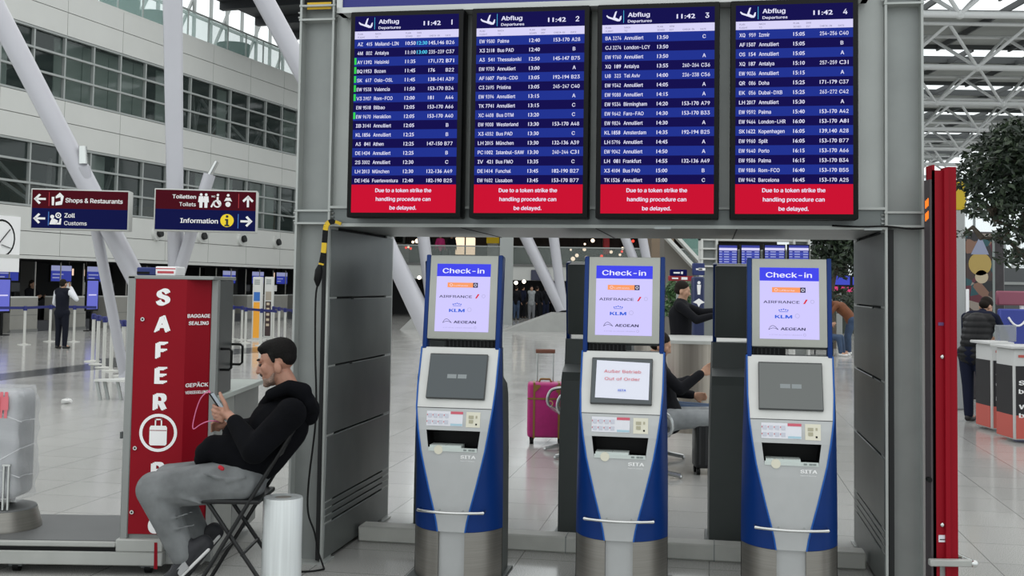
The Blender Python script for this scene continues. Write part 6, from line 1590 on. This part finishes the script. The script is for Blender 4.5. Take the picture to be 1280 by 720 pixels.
mb = MB(); q = [D((.045+.05*a_, -.02-.0*b_, 1.33+.028*b_)) for a_, b_ in ((0, 0), (1, 0), (1, 1), (0, 1))]
nn = (q[0]-CAM).normalized()
# vested airport worker
p = on_z(76, 436)
person('airport worker in white shirt and dark vest standing with a hand at his ear', V((p.x, p.y, 0)), face_dir(.25, 1),
    dict(el=(-.26, .04, 1.14), wl=(-.20, .18, 1.02), er=(.36, .06, 1.24), wr=(.13, .12, 1.55), tl=(-.12, .14, .035), tr=(.13, .14, .035)), M_wsh, M_vest, M_hdk, M_shb, M_sk2, 1.0, .018, vest=M_vest)
# clerk sitting at a desk
t_, z_ = fpx(38, 385, 1.6); cl = fw(t_, 1.6, 0)
person('dark-haired clerk in black behind a desk beyond the vested worker', cl, face_dir(-FI.x, -FI.y), dict(hl=(-.09, 0, .60), hr=(.09, 0, .60), waist=(0, -.02, .76), chest=(0, 0, 1.0), neck=(0, 0, 1.16), head=(0, .05, 1.31), sl=(-.18, 0, 1.12), sr=(.18, 0, 1.12), el=(-.24, .08, .88), er=(.24, .08, .88), wl=(-.14, .34, .95), wr=(.14, .34, .95), kl=(-.1, .42, .58), kr=(.1, .42, .58), al=(-.1, .42, .1), ar=(.1, .42, .1), tl=(-.1, .56, .05), tr=(.1, .56, .05)), M_blk, M_blk, M_hdk, M_shb, M_sk2, 1.18, .02, long=True)
mb = MB(); q = cl; mb.box(-.22, .22, -.25, .2, .50, .55); mb.box(-.22, .22, -.30, -.25, .55, 1.0); mb.cyl((0, 0, .04), (0, 0, .5), .03); mb.lathe([(.28, 0), (.28, .03), (.04, .06)], (0, 0, 0), 16)
oc_ = tag(mb.build('office_chair', M_black), 'dark office chair under the clerk behind the desk', 'chair'); oc_.location = cl; oc_.rotation_euler = (0, 0, face_dir(-FI.x, -FI.y))
# man in black with an outstretched arm by the wayfinding pylon
YM2 = 15.7; bx_ = at(851, 440, YM2).x
person('man in black stretching his arm out towards the blue wayfinding pylon', V((bx_, YM2, 0)), face_dir(1, -.25), dict(sl=(-.19, 0, 1.42), sr=(.19, 0, 1.42), el=(-.16, .26, 1.33), wl=(-.14, .48, 1.36), er=(.20, .22, 1.24), wr=(.16, .42, 1.30), hf=(0, 1, -.3)), M_blk, M_blk, M_hdk, M_shb, M_sk2, 1.06, .015)
# two seated travellers facing towards the red post
def seated(label, loc, rz, top, pants, hair, shoe, over=None, long=False, vox=.013):
    J = dict(hl=(-.10, 0, .50), hr=(.10, 0, .50), waist=(0, -.06, .66), chest=(0, -.12, .88), neck=(0, -.13, 1.05), head=(0, -.08, 1.20), hf=(0, 1, -.45), sl=(-.19, -.12, 1.0), sr=(.19, -.12, 1.0), el=(-.24, -.02, .74), er=(.24, -.02, .74), wl=(-.10, .22, .80), wr=(.10, .24, .84),
             kl=(-.13, .46, .50), kr=(.12, .46, .50), al=(-.14, .52, .09), ar=(.13, .52, .09), tl=(-.15, .67, .04), tr=(.14, .67, .04))
    J.update(over or {}); return person(label, loc, rz, J, top, pants, hair, shoe, M_sk2, 1.0, vox, long)
sp = at(840, 530, 10.8)
seated('seated traveller in black jacket and pale grey jeans raising a hand', V((sp.x-.03, 10.80, 0)), face_dir(1, -.12), M_blk, M_jgr, M_hdk, M_shb, dict(er=(.22, .10, .80), wr=(.12, .30, .95), wl=(-.12, .24, .72), kl=(-.13, .50, .54), kr=(.12, .50, .54)))
seated('seated traveller in black jacket and blue jeans, farther of the two on the seats', V((sp.x+.02, 11.45, 0)), face_dir(1, -.05), M_blk, M_jblue, M_hdk, M_shb)
# man in brown jacket bending over a seated person, under the tree
p = on_z(1056, 443)
person('grey-haired man in brown jacket bending forward beneath the bushy tree', V((p.x+.1, p.y, 0)), face_dir(-1, .1), dict(hl=(-.09, -.08, .88), hr=(.09, -.08, .88), waist=(0, .02, 1.05), chest=(0, .20, 1.22), neck=(0, .40, 1.33), head=(0, .52, 1.38), hf=(0, 1, -.7), sl=(-.19, .32, 1.30), sr=(.19, .32, 1.30), el=(-.2, .50, 1.06), er=(.2, .50, 1.06), wl=(-.14, .74, .98), wr=(.14, .74, .98)), M_brn, M_jblue, M_hgr, M_shw, M_sk2, 1.05, .022)
p2 = on_z(1038, 445)
seated('seated person in blue jeans and white shoes below the brown-jacketed man', V((p2.x-.15, p2.y+.2, 0)), face_dir(1, -.6), M_blk, M_jblue, M_hdk, M_shw, None, False, .022)
mb = MB(); mb.rbox(-.3, .3, -.3, .25, .34, .40, .02, 1); mb.rbox(-.3, .3, -.36, -.30, .34, .8, .02, 1)
for x in (-.25, .25):
    for y in (-.28, .2): mb.cyl((x, y, 0), (x, y, .36), .02)
oc_ = tag(mb.build('waiting_chair', M_seat), 'dark waiting chair under the person with white shoes', 'chair'); oc_.location = V((p2.x-.15, p2.y+.2, 0)); oc_.rotation_euler = (0, 0, face_dir(1, -.6))
# travellers standing at the far end
FAR = [(645, 400, M_blk, M_jblue, 'far traveller in black and blue jeans beside the left machine\'s blue edge', (.3, 1), None), (664, 402, M_blk, M_grc, 'far traveller with a pale grey front, second in the standing group', (0, -1), M_jgr), (671, 401, M_blk, M_blk, 'far traveller all in black close to the pale one', (.2, 1), None),
       (682, 399, M_blk, M_navy, 'far traveller in dark clothes under the leaning strut', (-.3, 1), None), (689, 397, M_navy, M_blk, 'far traveller in navy half hidden by the leaning strut', (1, .3), None), (653, 398, M_navy, M_blk, 'far traveller in navy between the jeans wearer and the pale one', (1, 1), None)]
for px, py, tp_, pn_, lb, d_, vs in FAR:
    p = on_z(px, py); person(lb.replace('left machine\'s', 'machine\'s'), V((p.x, p.y, 0)), face_dir(*d_), dict(), tp_, pn_, M_hdk, M_shb if vs is None else M_shw, M_sk2, 1.0, .03, vest=vs)
for i, (px, col, lb) in enumerate(((550, M_pinkc, 'traveller in pink up on the far gallery'), (535, M_blk, 'dark-clothed traveller up on the gallery beside the pink one'), (564, M_blk, 'dark-clothed traveller up on the gallery, nearer the lit window'))):
    p = at(px, 320, YE+1.2); person(lb, V((p.x, YE+1.2, ez(333))), face_dir(.2, -1), dict(), col, M_blk, M_hdk, M_shb, M_sk2, 1.0, .03)
